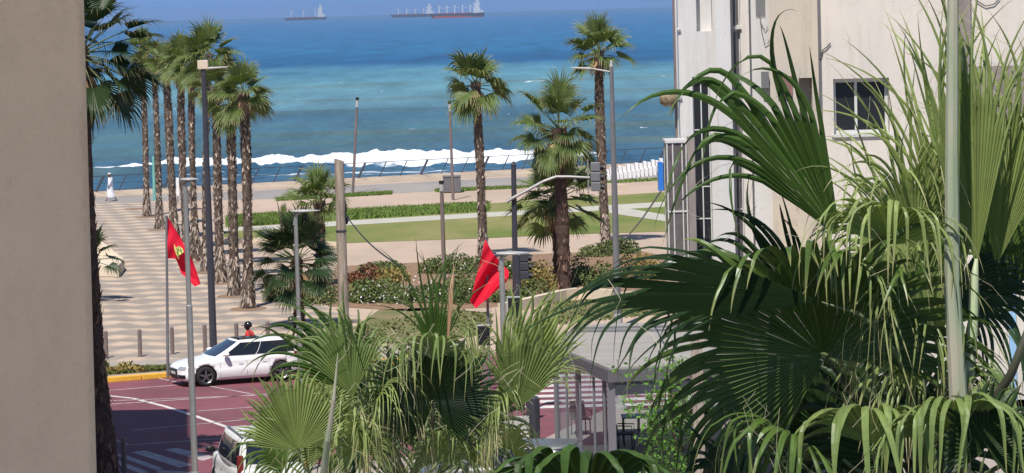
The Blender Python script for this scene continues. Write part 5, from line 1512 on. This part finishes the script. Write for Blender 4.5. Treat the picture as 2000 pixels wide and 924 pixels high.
    for s_ in (1, -1):
        mx_ = Xf(.12) - .22; mb = MB()
        mb.loft([[Vector((mx_ + dx, s_ * (w0 + .14 + math.cos(q) * .12 * k), zb + .09 + math.sin(q) * .075 * k)) for q in [2 * PI * i / 12 for i in range(12)]] for dx, k in ((.10, .5), (.06, .9), (-.02, 1.0), (-.06, .92))])
        mm_ = mb.build('mirror', M[paint if not van else 'black'], root, local=True, smooth=True)
        mb = MB(); mb.tube([(mx_, s_ * (w0 - .02), zb + .04), (mx_, s_ * (w0 + .1), zb + .06)], .025, 6); mb.build('mirror_foot', M['black'], mm_, local=True)
        # tail lamps
        mb = MB()
        if van: mb.box(xR + .03, xR + .14, min(s_ * .70, s_ * .84), max(s_ * .70, s_ * .84), .85, 1.40)
        else: mb.box(xR + .02, xR + .22, min(s_ * .52, s_ * .80), max(s_ * .52, s_ * .80), .80, .95)
        mb.build('tail_lamp', M['red_lamp'], root, local=True, bevel=.02)
    mb = MB(); mb.box(xR - .02, xR + .01, -.26, .26, .62, .73); mb.build('number_plate', M['plate'], root, local=True)
    return root
hatch = [(2.14, .32, .60, .50), (2.08, .22, .66, .70), (1.95, .18, .71, .80), (1.7, .17, .77, .86), (1.3, .17, .84, .885), (.8, .17, .92, .895), (.3, .17, .95, .90), (-.6, .17, .97, .90), (-1.3, .17, 1.0, .89), (-1.72, .20, 1.01, .85), (-1.93, .26, .98, .76), (-2.01, .36, .92, .62)]
fw_ = at_z(404, 755, -.134); rw_ = at_z(549, 744.5, -.134); hd_ = (fw_ - rw_); ang = math.atan2(hd_.y, hd_.x)
sc_ = hd_.length / 2.6
u_ = hd_.normalized(); left_ = Vector((-u_.y, u_.x, 0))
ctr = (fw_ + rw_) / 2 - left_ * .80
print('car', hd_.length, math.degrees(ang))
car('white hatchback with black wheels and dark glass roof driving on the maroon road', 'car', Vector((ctr.x, ctr.y, -.13)), ang, hatch,
    (.93, 1.40, .95, .06, -1.99, -1.58, .83, .63), 'carwhite', (1.30, -1.30), name='hatchback_car', scale=max(.94, min(1.02, sc_)))
vans = [(2.2, .30, .80, .55), (2.1, .22, .92, .74), (1.8, .2, 1.02, .84), (1.3, .2, 1.08, .88), (.3, .2, 1.12, .89), (-1.3, .2, 1.12, .89), (-2.0, .22, 1.12, .87), (-2.16, .3, 1.10, .82), (-2.2, .40, 1.05, .76)]
pv = at_d(490, 900, 72.5)
car('white van with roof rails seen from behind, half hidden by palm leaves at the bottom', 'van', Vector((pv.x + .05, 74.0, -.13)), R_(104), vans,
    (1.10, 1.72, 1.25, .55, -2.14, -2.0, .85, .74), 'vanwhite', (1.35, -1.35), name='van', roof_dark=False, rails=True, van=True)
pv = at_d(985, 900, 70)
car('grey car parked at the bottom centre behind hanging palm leaves', 'car', Vector((pv.x - .2, 73.0, -.13)), R_(170), hatch,
    (.93, 1.36, .92, -.05, -2.02, -1.75, .83, .61), 'cargrey', (1.30, -1.30), name='parked_car', roof_dark=False)

# ------------------------------------------------------------------ people
def skin_body(name, verts, edges, radii, m, parent):
    me = bpy.data.meshes.new(name); me.from_pydata([tuple(v) for v in verts], edges, [])
    o = bpy.data.objects.new(name, me); COL.objects.link(o); o.parent = parent
    me.materials.append(m)
    sk = o.modifiers.new('skin', 'SKIN'); sk.use_smooth_shade = True
    if not me.skin_vertices: 
        bpy.context.view_layer.objects.active = o
    for i, r in enumerate(radii):
        v = me.skin_vertices[0].data[i] if me.skin_vertices else None
        if v: v.radius = (r, r); v.use_root = (i == 0)
    sb = o.modifiers.new('subdivision', 'SUBSURF'); sb.levels = 2; sb.render_levels = 2
    return o
def head(mb, c, r, fwd, m=0):
    fwd = Vector(fwd).normalized(); side_ = fwd.cross(Vector((0, 0, 1)))
    rings = []
    for j in range(11):
        ph = -PI / 2 + PI * j / 10; k = math.cos(ph); z = math.sin(ph) * r * 1.22
        narrow = 1 - .22 * max(0, -math.sin(ph))
        rings.append([c + fwd * (math.cos(q) * k * r * narrow + (r * .06 if math.cos(q) > .9 and -.3 < ph < .1 else 0)) + side_ * math.sin(q) * k * r * .82 * narrow + Vector((0, 0, z)) for q in [2 * PI * i / 14 for i in range(14)]])
    mb.loft(rings, m=m)
    mb.obox(c + fwd * r * 1.02 + Vector((0, 0, -.1 * r)), fwd * r * .12, side_ * r * .1, Vector((0, 0, r * .22)), m)
    for s_ in (-1, 1): mb.obox(c + side_ * s_ * r * .84, fwd * r * .14, side_ * r * .05, Vector((0, 0, r * .25)), m)
# man in the white robe, walking to the left
P = at_z(217, 393); hp = (393 - 335) / (F / P.y)
K_ = 1.78
pm = thing('person', 'person in long white robe and white cap walking to the left on the plaza', 'person', P)
u = Vector((-1, -.15, 0)).normalized(); w = Vector((-u.y, u.x, 0))
V = lambda f, s_, z: u * f + w * s_ + Vector((0, 0, z))
vt = [V(0, 0, .95), V(0, 0, 1.2), V(.02, 0, 1.42), V(.03, 0, 1.52), V(0, .19, 1.42), V(.02, .24, 1.15), V(.14, .22, .93), V(.18, .22, .85), V(0, -.19, 1.42), V(-.04, -.24, 1.15), V(.02, -.24, .93), V(.05, -.24, .84),
      V(0, .09, .9), V(.14, .09, .5), V(.26, .09, .08), V(.40, .09, .04), V(0, -.09, .9), V(-.10, -.09, .5), V(-.34, -.09, .13), V(-.26, -.09, .04)]
ed = [(0, 1), (1, 2), (2, 3), (2, 4), (4, 5), (5, 6), (6, 7), (2, 8), (8, 9), (9, 10), (10, 11), (0, 12), (12, 13), (13, 14), (14, 15), (0, 16), (16, 17), (17, 18), (18, 19)]
rd = [.14, .13, .12, .06, .06, .05, .04, .035, .06, .05, .04, .035, .09, .07, .045, .04, .09, .07, .045, .04]
bd = skin_body('body', vt, ed, rd, M['skin'], pm)
mb = MB(); head(mb, V(.05, 0, 1.64), .095, u); mb.build('head', M['skin'], pm, local=True, smooth=True)
mb = MB(); c = V(.045, 0, 1.69); mb.loft([[c + Vector((math.cos(q) * .098 * k, math.sin(q) * .098 * k, z)) for q in [2 * PI * i / 14 for i in range(14)]] for k, z in ((1, 0), (1.0, .055), (.8, .085), (.05, .095))]); mb.build('cap', M['robe'], pm, local=True, smooth=True)
mb = MB(); c = V(.09, 0, 1.575); mb.loft([[c + Vector((math.cos(q) * .075 * k, math.sin(q) * .07 * k, z)) for q in [2 * PI * i / 10 for i in range(10)]] for k, z in ((.3, -.06), (.9, -.01), (.8, .03))]); mb.build('beard', M['black'], pm, local=True)
mb = MB(); rings = []
for z, k, f0, wd_ in ((1.50, .09, .02, .09), (1.46, .13, .0, .17), (1.38, .15, .0, .225), (1.15, .15, .01, .21), (.9, .18, .03, .22), (.6, .20, .03, .23), (.35, .24, .03, .24), (.12, .28, .02, .25)):
    ring = []
    for i in range(28):
        q = 2 * PI * i / 28; fo = 1 + (.08 * math.sin(q * 7 + z * 3) * max(0, 1.1 - z))
        back = -.14 * max(0, .7 - z) if math.cos(q) < 0 else 0
        ring.append(V(f0 + math.cos(q) * k * fo + back, math.sin(q) * wd_ * fo, z + (.12 * max(0, .5 - z) if math.cos(q) < -.5 else 0)))
    rings.append(ring)
mb.loft(rings)
for s_, hz in ((1, 6), (-1, 10)):
    sh, el, ha = [V(0, s_ * .18, 1.42), vt[5 if s_ > 0 else 9], vt[6 if s_ > 0 else 10]]; mb.tube([sh, el, ha], [.085, .085, .095], 10)
mb.build('robe', M['robe'], pm, local=True, smooth=True)
# person in red with dark helmet behind the white car, sitting on a scooter
Y = 101.5; P = Vector((at_d(489, 700, Y).x, Y, -.13))
pr = thing('person', 'person in red top and black helmet sitting on a scooter behind the white car', 'person', P)
u = Vector((-1, -.1, 0)).normalized(); w = Vector((-u.y, u.x, 0))
sh_ = .06
vt = [V(-.1, 0, .78), V(-.06, 0, 1.0), V(0, 0, 1.22), V(.03, 0, 1.34), V(0, .19, 1.22), V(.08, .25, .98), V(.34, .24, .98), V(.45, .22, 1.0), V(0, -.19, 1.22), V(.08, -.25, .98), V(.34, -.24, .98), V(.45, -.22, 1.0),
      V(-.05, .11, .76), V(.32, .17, .74), V(.28, .16, .34), V(.40, .16, .30), V(-.05, -.11, .76), V(.32, -.17, .74), V(.28, -.16, .34), V(.40, -.16, .30)]
rd = [.14, .13, .13, .06, .065, .05, .04, .04, .065, .05, .04, .04, .10, .075, .05, .045, .10, .075, .05, .045]
skin_body('body', vt, ed, rd, M['skin_dark'], pr)
mb = MB(); head(mb, V(.06, 0, 1.44), .095, u); mb.build('head', M['skin_dark'], pr, local=True, smooth=True)
mb = MB(); c = V(.04, 0, 1.47); mb.loft([[c + Vector((math.cos(q) * .135 * k, math.sin(q) * .125 * k, z)) for q in [2 * PI * i / 16 for i in range(16)]] for k, z in ((.97, -.03), (1, .03), (.85, .1), (.5, .14), (.05, .155))]); mb.obox(V(.19, 0, 1.49), u * .06, w * .09, Vector((0, 0, .008))); mb.build('helmet', mat('black_helmet', (.012, .012, .014), .15, spec=.8), pr, local=True, smooth=True)
mb = MB(); mb.loft([[V(f0 + math.cos(q) * k, math.sin(q) * wd_, z) for q in [2 * PI * i / 18 for i in range(18)]] for z, k, f0, wd_ in ((.78, .17, -.1, .19), (1.0, .165, -.06, .19), (1.18, .16, 0, .22), (1.27, .12, 0, .20), (1.33, .07, .02, .09))])
for s_ in (4, 8): mb.tube([vt[s_] , vt[s_ + 1], vt[s_ + 1].lerp(vt[s_ + 2], .5)], [.09, .08, .07], 10)
mb.build('shirt', M['redshirt'], pr, local=True, smooth=True)
mb = MB()
for s_ in (12, 16): mb.tube([vt[s_], vt[s_ + 1], vt[s_ + 2]], [.125, .105, .07], 10)
mb.build('trousers', M['trousers'], pr, local=True, smooth=True)
scn = thing('scooter', 'dark scooter under the person in red, hidden behind the white car', 'scooter', P)
mb = MB(); mb.loft([[V(f, math.cos(q) * wd_, z + math.sin(q) * hh) for q in [2 * PI * i / 10 for i in range(10)]] for f, wd_, z, hh in ((-.75, .06, .6, .06), (-.5, .13, .5, .16), (-.1, .13, .46, .18), (.1, .12, .28, .06), (.4, .12, .28, .05), (.5, .14, .55, .25), (.56, .05, .85, .08))]); mb.build('body', M['metal_dark'], scn, local=True, smooth=True)
mb = MB(); mb.obox(V(-.3, 0, .69), u * .36, w * .12, Vector((0, 0, .04))); mb.build('seat', M['black'], scn, local=True, bevel=.02)
mb = MB(); mb.tube([V(.47, -.3, 1.0), V(.52, 0, .96), V(.47, .3, 1.0)], .018, 8); mb.tube([V(.5, 0, .96), V(.62, 0, .5)], .03, 8); mb.build('handlebar', M['black'], scn, local=True)
for f in (-.6, .68):
    mb = MB(); mb.loft([[V(f + math.cos(q) * r, y, .24 + math.sin(q) * r) for r, y in ((.15, -.045), (.24, -.03), (.24, .03), (.15, .045))] for q in [2 * PI * k / 20 for k in range(21)]], closed=True, cap=False); mb.tube([V(f, -.03, .24), V(f, .03, .24)], .155, 16); mb.build('wheel', M['rubber'], scn, local=True)

# ------------------------------------------------------------------ near palms
def near_palm(label, cpx, cpy, Y, leaves, trunk_r=.2, extra=()):
    C0 = at_d(cpx, cpy, Y)
    root = thing('fan_palm', label, 'palm tree', (C0.x, C0.y, 0))
    rg = random.Random(int(cpx))
    mb = MB(); rings = []
    for i in range(60):
        z = C0.z * i / 59; rr = trunk_r * (1 + .5 * math.exp(-z / .8)) * rg.uniform(.93, 1.07)
        rings.append([Vector((C0.x + math.cos(2 * PI * k / 14) * rr, C0.y + math.sin(2 * PI * k / 14) * rr, z)) for k in range(14)])
    mb.loft(rings); mb.build('trunk', M['bark'], root)
    sb = MB()
    for k in range(int(C0.z * 30)):
        z = rg.uniform(0, C0.z); az = rg.uniform(0, 2 * PI); uu = Vector((math.cos(az), math.sin(az), 0)); tg = Vector((-uu.y, uu.x, 0)); c = Vector((C0.x, C0.y, z)) + uu * trunk_r
        sb.add([c - tg * .06, c + tg * .06, c + uu * .1 + Vector((0, 0, .22))], [(0, 1, 2)])
    sb.build('bark_stubs', M['boot'], root)
    for L in leaves:
        (hx, hy, hy_d, phi, e_, spread, Rm, nseg, droop, nv, lm, kw) = L
        hub = at_d(hx, hy, hy_d); ph = R_(phi)
        a = np.array([math.cos(ph), -e_, math.sin(ph)])
        mb = MB()
        fan_leaf(mb, hub, a, nv, Rm, spread, nseg, kw.get('fuse', .5), droop, kw.get('steps', 9), kw.get('fold', .2), kw.get('pleat', .45), rg, kw.get('tip', .85), kw.get('wid', 1.0), loose=kw.get('loose', .6), tiplen=kw.get('tl', 1.15), side=kw.get('side', .28))
        fr = mb.build('frond', M[lm], root)
        # threads hanging between the segments
        th = MB()
        for k in range(int(kw.get('threads', 10) * .5)):
            s_ = rg.uniform(-.5, .5) * spread; r_ = Rm * rg.uniform(.55, .9)
            an = nrm(a); nvv = nrm(np.array(nv, float) - an * np.dot(an, nv)); bb = np.cross(nvv, an)
            p0 = Vector(hub) + Vector(an * math.cos(s_) + bb * math.sin(s_)) * r_
            dx, dz = rg.gauss(0, .08), -rg.uniform(.1, .45)
            p1 = p0 + Vector((dx, rg.gauss(0, .05), dz * .5)); p2 = p1 + Vector((rg.gauss(0, .12), 0, dz * .6))
            if droop < .9 and rg.random() < .5: p1 = p0 + Vector((rg.gauss(0, .1), -.03, .12)); p2 = p1 + Vector((rg.gauss(0, .12), 0, -.1))
            th.tube([p0, p0.lerp(p1, .5) + Vector((rg.gauss(0, .02), 0, .01)), p1, p1.lerp(p2, .5) + Vector((rg.gauss(0, .03), 0, 0)), p2],   .0011 * Y / 18, 3, cap=False)
        if kw.get('threads', 10): th.build('leaf_threads', M['filament'], fr)
        if kw.get('petiole', True):
            mbp = MB(); pr_ = kw.get('pr', .014); end = C0 + Vector((rg.uniform(-.12, .12), rg.uniform(-.1, .1), 0))
            A0 = Vector(hub); dv = Vector(nrm(a)); ln = (A0 - end).length
            pts = []
            for i in range(9):
                t = i / 8; b0 = A0; b1 = A0 - dv * ln * .35; b2 = end + Vector((0, 0, ln * .25)); b3 = end
                pts.append(b0 * (1 - t) ** 3 + b1 * 3 * t * (1 - t) ** 2 + b2 * 3 * t * t * (1 - t) + b3 * t ** 3)
            mbp.tube(pts, [pr_ * (.25 if i == 0 else .75 + .9 * i / 8) for i in range(9)], 6)
            mbp.build('petiole', M[kw.get('pm', 'petiole_mid')], fr, smooth=True)
    return root
N_, Dk, Fa, Md = 'leaf_near', 'leaf_dark_shaded', 'leaf_sunlit', 'leaf_shaded'
face_dn = (0, -.86, -.5); face = (0, -1, .15); up_ = (0, -.45, .9)
Wx = 'leaf_soft_shaded'
RL = [
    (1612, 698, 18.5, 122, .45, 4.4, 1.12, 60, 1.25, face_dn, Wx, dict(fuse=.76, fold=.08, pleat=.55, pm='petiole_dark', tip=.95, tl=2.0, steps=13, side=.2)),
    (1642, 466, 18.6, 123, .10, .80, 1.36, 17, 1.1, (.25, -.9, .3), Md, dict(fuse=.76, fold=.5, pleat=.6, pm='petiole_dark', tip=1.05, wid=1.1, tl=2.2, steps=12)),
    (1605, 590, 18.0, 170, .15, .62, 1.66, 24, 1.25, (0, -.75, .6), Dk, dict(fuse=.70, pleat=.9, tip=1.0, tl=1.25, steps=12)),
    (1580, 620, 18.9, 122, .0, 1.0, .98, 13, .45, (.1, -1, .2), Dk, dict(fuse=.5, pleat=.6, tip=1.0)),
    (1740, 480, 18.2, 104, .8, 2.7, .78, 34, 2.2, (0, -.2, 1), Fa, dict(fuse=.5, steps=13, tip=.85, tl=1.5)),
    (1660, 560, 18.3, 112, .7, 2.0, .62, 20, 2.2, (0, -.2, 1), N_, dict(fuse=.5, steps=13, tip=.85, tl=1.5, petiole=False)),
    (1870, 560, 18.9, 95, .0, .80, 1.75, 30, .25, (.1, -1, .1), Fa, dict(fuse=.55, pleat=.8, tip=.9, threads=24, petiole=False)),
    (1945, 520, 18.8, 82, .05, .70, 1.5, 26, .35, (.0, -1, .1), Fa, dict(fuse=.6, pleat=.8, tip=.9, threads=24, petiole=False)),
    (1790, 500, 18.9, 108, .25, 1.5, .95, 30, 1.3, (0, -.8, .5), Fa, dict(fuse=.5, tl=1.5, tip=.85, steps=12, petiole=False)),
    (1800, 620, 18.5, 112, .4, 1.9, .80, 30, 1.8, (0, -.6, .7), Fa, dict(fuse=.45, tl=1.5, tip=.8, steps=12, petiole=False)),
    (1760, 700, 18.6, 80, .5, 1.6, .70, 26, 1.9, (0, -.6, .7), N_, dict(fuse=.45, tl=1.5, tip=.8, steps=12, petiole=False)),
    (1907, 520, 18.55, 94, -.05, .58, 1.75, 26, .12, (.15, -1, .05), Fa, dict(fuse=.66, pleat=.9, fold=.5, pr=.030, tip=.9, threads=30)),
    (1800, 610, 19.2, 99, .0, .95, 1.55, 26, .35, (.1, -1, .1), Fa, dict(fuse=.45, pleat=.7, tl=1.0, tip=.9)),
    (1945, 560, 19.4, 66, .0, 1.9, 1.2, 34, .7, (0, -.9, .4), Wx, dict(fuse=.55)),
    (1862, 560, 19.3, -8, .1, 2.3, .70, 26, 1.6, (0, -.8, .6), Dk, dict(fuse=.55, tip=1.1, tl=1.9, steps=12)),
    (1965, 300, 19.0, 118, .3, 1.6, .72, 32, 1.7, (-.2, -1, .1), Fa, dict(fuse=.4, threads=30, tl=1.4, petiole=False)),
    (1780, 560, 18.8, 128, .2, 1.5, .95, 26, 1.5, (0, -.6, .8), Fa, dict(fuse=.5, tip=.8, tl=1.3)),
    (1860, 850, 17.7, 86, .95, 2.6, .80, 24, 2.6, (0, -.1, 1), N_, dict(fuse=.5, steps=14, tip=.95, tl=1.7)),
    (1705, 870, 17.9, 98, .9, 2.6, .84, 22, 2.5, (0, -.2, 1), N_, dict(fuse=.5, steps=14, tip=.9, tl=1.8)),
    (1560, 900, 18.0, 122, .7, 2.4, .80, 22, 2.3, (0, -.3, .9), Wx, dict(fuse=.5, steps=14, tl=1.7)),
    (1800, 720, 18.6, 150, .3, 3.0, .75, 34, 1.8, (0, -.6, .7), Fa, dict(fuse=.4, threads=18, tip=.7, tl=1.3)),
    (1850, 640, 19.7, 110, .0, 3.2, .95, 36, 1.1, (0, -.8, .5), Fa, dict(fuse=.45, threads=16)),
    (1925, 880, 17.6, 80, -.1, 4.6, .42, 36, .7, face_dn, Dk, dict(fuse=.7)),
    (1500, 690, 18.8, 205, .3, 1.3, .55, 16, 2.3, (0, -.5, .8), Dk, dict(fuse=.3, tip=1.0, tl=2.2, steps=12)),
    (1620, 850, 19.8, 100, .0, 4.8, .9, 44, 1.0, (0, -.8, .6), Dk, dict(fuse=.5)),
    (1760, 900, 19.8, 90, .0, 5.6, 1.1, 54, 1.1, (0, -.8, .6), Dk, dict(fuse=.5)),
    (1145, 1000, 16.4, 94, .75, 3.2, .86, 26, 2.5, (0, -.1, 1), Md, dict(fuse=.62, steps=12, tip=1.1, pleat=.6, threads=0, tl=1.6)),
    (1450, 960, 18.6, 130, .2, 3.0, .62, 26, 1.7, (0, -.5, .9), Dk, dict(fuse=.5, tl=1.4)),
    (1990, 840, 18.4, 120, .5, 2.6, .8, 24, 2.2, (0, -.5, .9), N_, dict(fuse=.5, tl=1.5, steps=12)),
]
rp_ = near_palm('large fan palm filling the right side in front of the apartment building', 1800, 1015, 19.0, RL, .24)
# two thick upright stalks
mb = MB(); mb.tube([at_d(1862, -160, 18.1), at_d(1861, 0, 18.1), at_d(1859, 300, 18.0), at_d(1860, 560, 17.95), at_d(1872, 780, 17.9), at_d(1880, 1000, 18.6)], [.030, .032, .038, .046, .052, .06], 8)
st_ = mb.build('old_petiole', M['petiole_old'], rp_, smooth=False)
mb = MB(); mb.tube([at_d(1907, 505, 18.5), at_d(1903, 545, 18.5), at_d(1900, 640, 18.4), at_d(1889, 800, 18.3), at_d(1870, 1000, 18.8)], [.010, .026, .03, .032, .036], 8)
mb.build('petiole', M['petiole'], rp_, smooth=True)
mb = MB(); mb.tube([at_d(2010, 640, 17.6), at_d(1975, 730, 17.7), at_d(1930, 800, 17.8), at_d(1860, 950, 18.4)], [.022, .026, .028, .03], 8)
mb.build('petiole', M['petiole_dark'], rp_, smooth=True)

CLs = [
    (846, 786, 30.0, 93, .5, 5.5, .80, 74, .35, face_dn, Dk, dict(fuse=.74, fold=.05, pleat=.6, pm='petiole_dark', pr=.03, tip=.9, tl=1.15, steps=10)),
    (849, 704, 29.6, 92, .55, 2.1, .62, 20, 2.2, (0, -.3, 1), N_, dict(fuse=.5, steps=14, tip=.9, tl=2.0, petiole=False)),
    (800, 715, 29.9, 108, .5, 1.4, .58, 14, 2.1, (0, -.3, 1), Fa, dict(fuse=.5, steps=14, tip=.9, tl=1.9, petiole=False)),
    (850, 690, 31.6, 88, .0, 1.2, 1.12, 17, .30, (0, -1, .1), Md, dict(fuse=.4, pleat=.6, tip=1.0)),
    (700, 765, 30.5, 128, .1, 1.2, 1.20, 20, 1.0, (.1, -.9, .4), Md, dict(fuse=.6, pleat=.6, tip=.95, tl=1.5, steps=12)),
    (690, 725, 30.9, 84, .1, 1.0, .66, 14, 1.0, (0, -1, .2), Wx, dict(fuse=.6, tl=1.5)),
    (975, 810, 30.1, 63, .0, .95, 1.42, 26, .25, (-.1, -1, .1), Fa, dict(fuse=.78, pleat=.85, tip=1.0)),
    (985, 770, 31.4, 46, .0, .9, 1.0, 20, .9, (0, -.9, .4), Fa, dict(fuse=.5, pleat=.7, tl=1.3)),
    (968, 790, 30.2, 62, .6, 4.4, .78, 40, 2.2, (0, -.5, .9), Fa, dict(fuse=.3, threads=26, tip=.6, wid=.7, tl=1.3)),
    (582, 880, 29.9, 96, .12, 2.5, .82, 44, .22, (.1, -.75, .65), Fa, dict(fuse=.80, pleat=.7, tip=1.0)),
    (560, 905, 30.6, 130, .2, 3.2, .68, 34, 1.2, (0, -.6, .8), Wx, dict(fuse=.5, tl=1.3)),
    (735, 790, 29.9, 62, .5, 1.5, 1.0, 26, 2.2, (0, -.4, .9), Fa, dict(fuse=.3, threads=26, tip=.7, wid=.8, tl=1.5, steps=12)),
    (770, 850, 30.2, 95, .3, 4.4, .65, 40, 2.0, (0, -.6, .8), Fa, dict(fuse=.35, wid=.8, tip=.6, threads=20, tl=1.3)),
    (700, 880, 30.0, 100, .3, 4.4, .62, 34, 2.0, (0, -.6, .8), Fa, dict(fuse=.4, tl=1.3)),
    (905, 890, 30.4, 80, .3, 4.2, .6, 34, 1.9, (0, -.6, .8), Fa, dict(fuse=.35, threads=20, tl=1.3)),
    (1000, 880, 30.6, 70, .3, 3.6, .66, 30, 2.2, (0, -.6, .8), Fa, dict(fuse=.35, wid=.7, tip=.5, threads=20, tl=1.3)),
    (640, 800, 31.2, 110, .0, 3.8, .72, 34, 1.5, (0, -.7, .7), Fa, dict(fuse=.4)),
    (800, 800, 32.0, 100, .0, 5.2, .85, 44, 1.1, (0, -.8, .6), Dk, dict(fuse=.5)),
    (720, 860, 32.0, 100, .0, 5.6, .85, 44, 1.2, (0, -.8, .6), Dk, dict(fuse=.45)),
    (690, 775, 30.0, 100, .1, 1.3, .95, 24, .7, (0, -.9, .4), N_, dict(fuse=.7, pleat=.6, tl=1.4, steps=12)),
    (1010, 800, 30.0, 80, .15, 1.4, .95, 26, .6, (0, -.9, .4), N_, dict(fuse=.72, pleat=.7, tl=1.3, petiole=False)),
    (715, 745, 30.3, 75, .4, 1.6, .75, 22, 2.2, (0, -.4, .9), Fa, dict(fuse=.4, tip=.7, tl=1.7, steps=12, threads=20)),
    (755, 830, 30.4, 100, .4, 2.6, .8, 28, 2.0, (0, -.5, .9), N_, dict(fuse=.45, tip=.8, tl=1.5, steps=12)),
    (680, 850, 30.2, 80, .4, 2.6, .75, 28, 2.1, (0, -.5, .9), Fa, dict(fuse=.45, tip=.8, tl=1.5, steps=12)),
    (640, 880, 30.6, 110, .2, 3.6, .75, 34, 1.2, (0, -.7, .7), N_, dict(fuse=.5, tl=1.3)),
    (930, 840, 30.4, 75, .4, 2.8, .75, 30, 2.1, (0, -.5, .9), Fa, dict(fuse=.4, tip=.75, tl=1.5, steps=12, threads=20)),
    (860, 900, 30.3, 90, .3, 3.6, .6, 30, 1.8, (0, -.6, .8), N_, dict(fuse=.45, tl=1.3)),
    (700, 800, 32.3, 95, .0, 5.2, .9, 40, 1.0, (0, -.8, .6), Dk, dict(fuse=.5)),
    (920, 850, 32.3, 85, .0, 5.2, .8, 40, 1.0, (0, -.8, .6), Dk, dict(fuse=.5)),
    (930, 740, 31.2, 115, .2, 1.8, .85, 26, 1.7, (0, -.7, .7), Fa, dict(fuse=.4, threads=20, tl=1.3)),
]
cp_ = near_palm('fan palm in the lower centre, its leaves in front of the right red flag', 800, 1010, 31.0, CLs, .24)
mb = MB(); mb.tube([at_d(660, 690, 29.4), at_d(652, 780, 29.4), at_d(640, 860, 29.5), at_d(628, 960, 29.8)], [.004, .018, .03, .04], 8); mb.build('old_petiole', M['petiole_old'], cp_)
mb = MB(); fan_leaf(mb, at_d(872, 700, 30.6), (.1, 0, 1), (0, -1, 0), 1.0, .10, 4, .7, .1, 5, pleat=.8, rng=rng); mb.build('dry_frond', M['fibre'], cp_)['label'] = 'dry tan folded leaf'
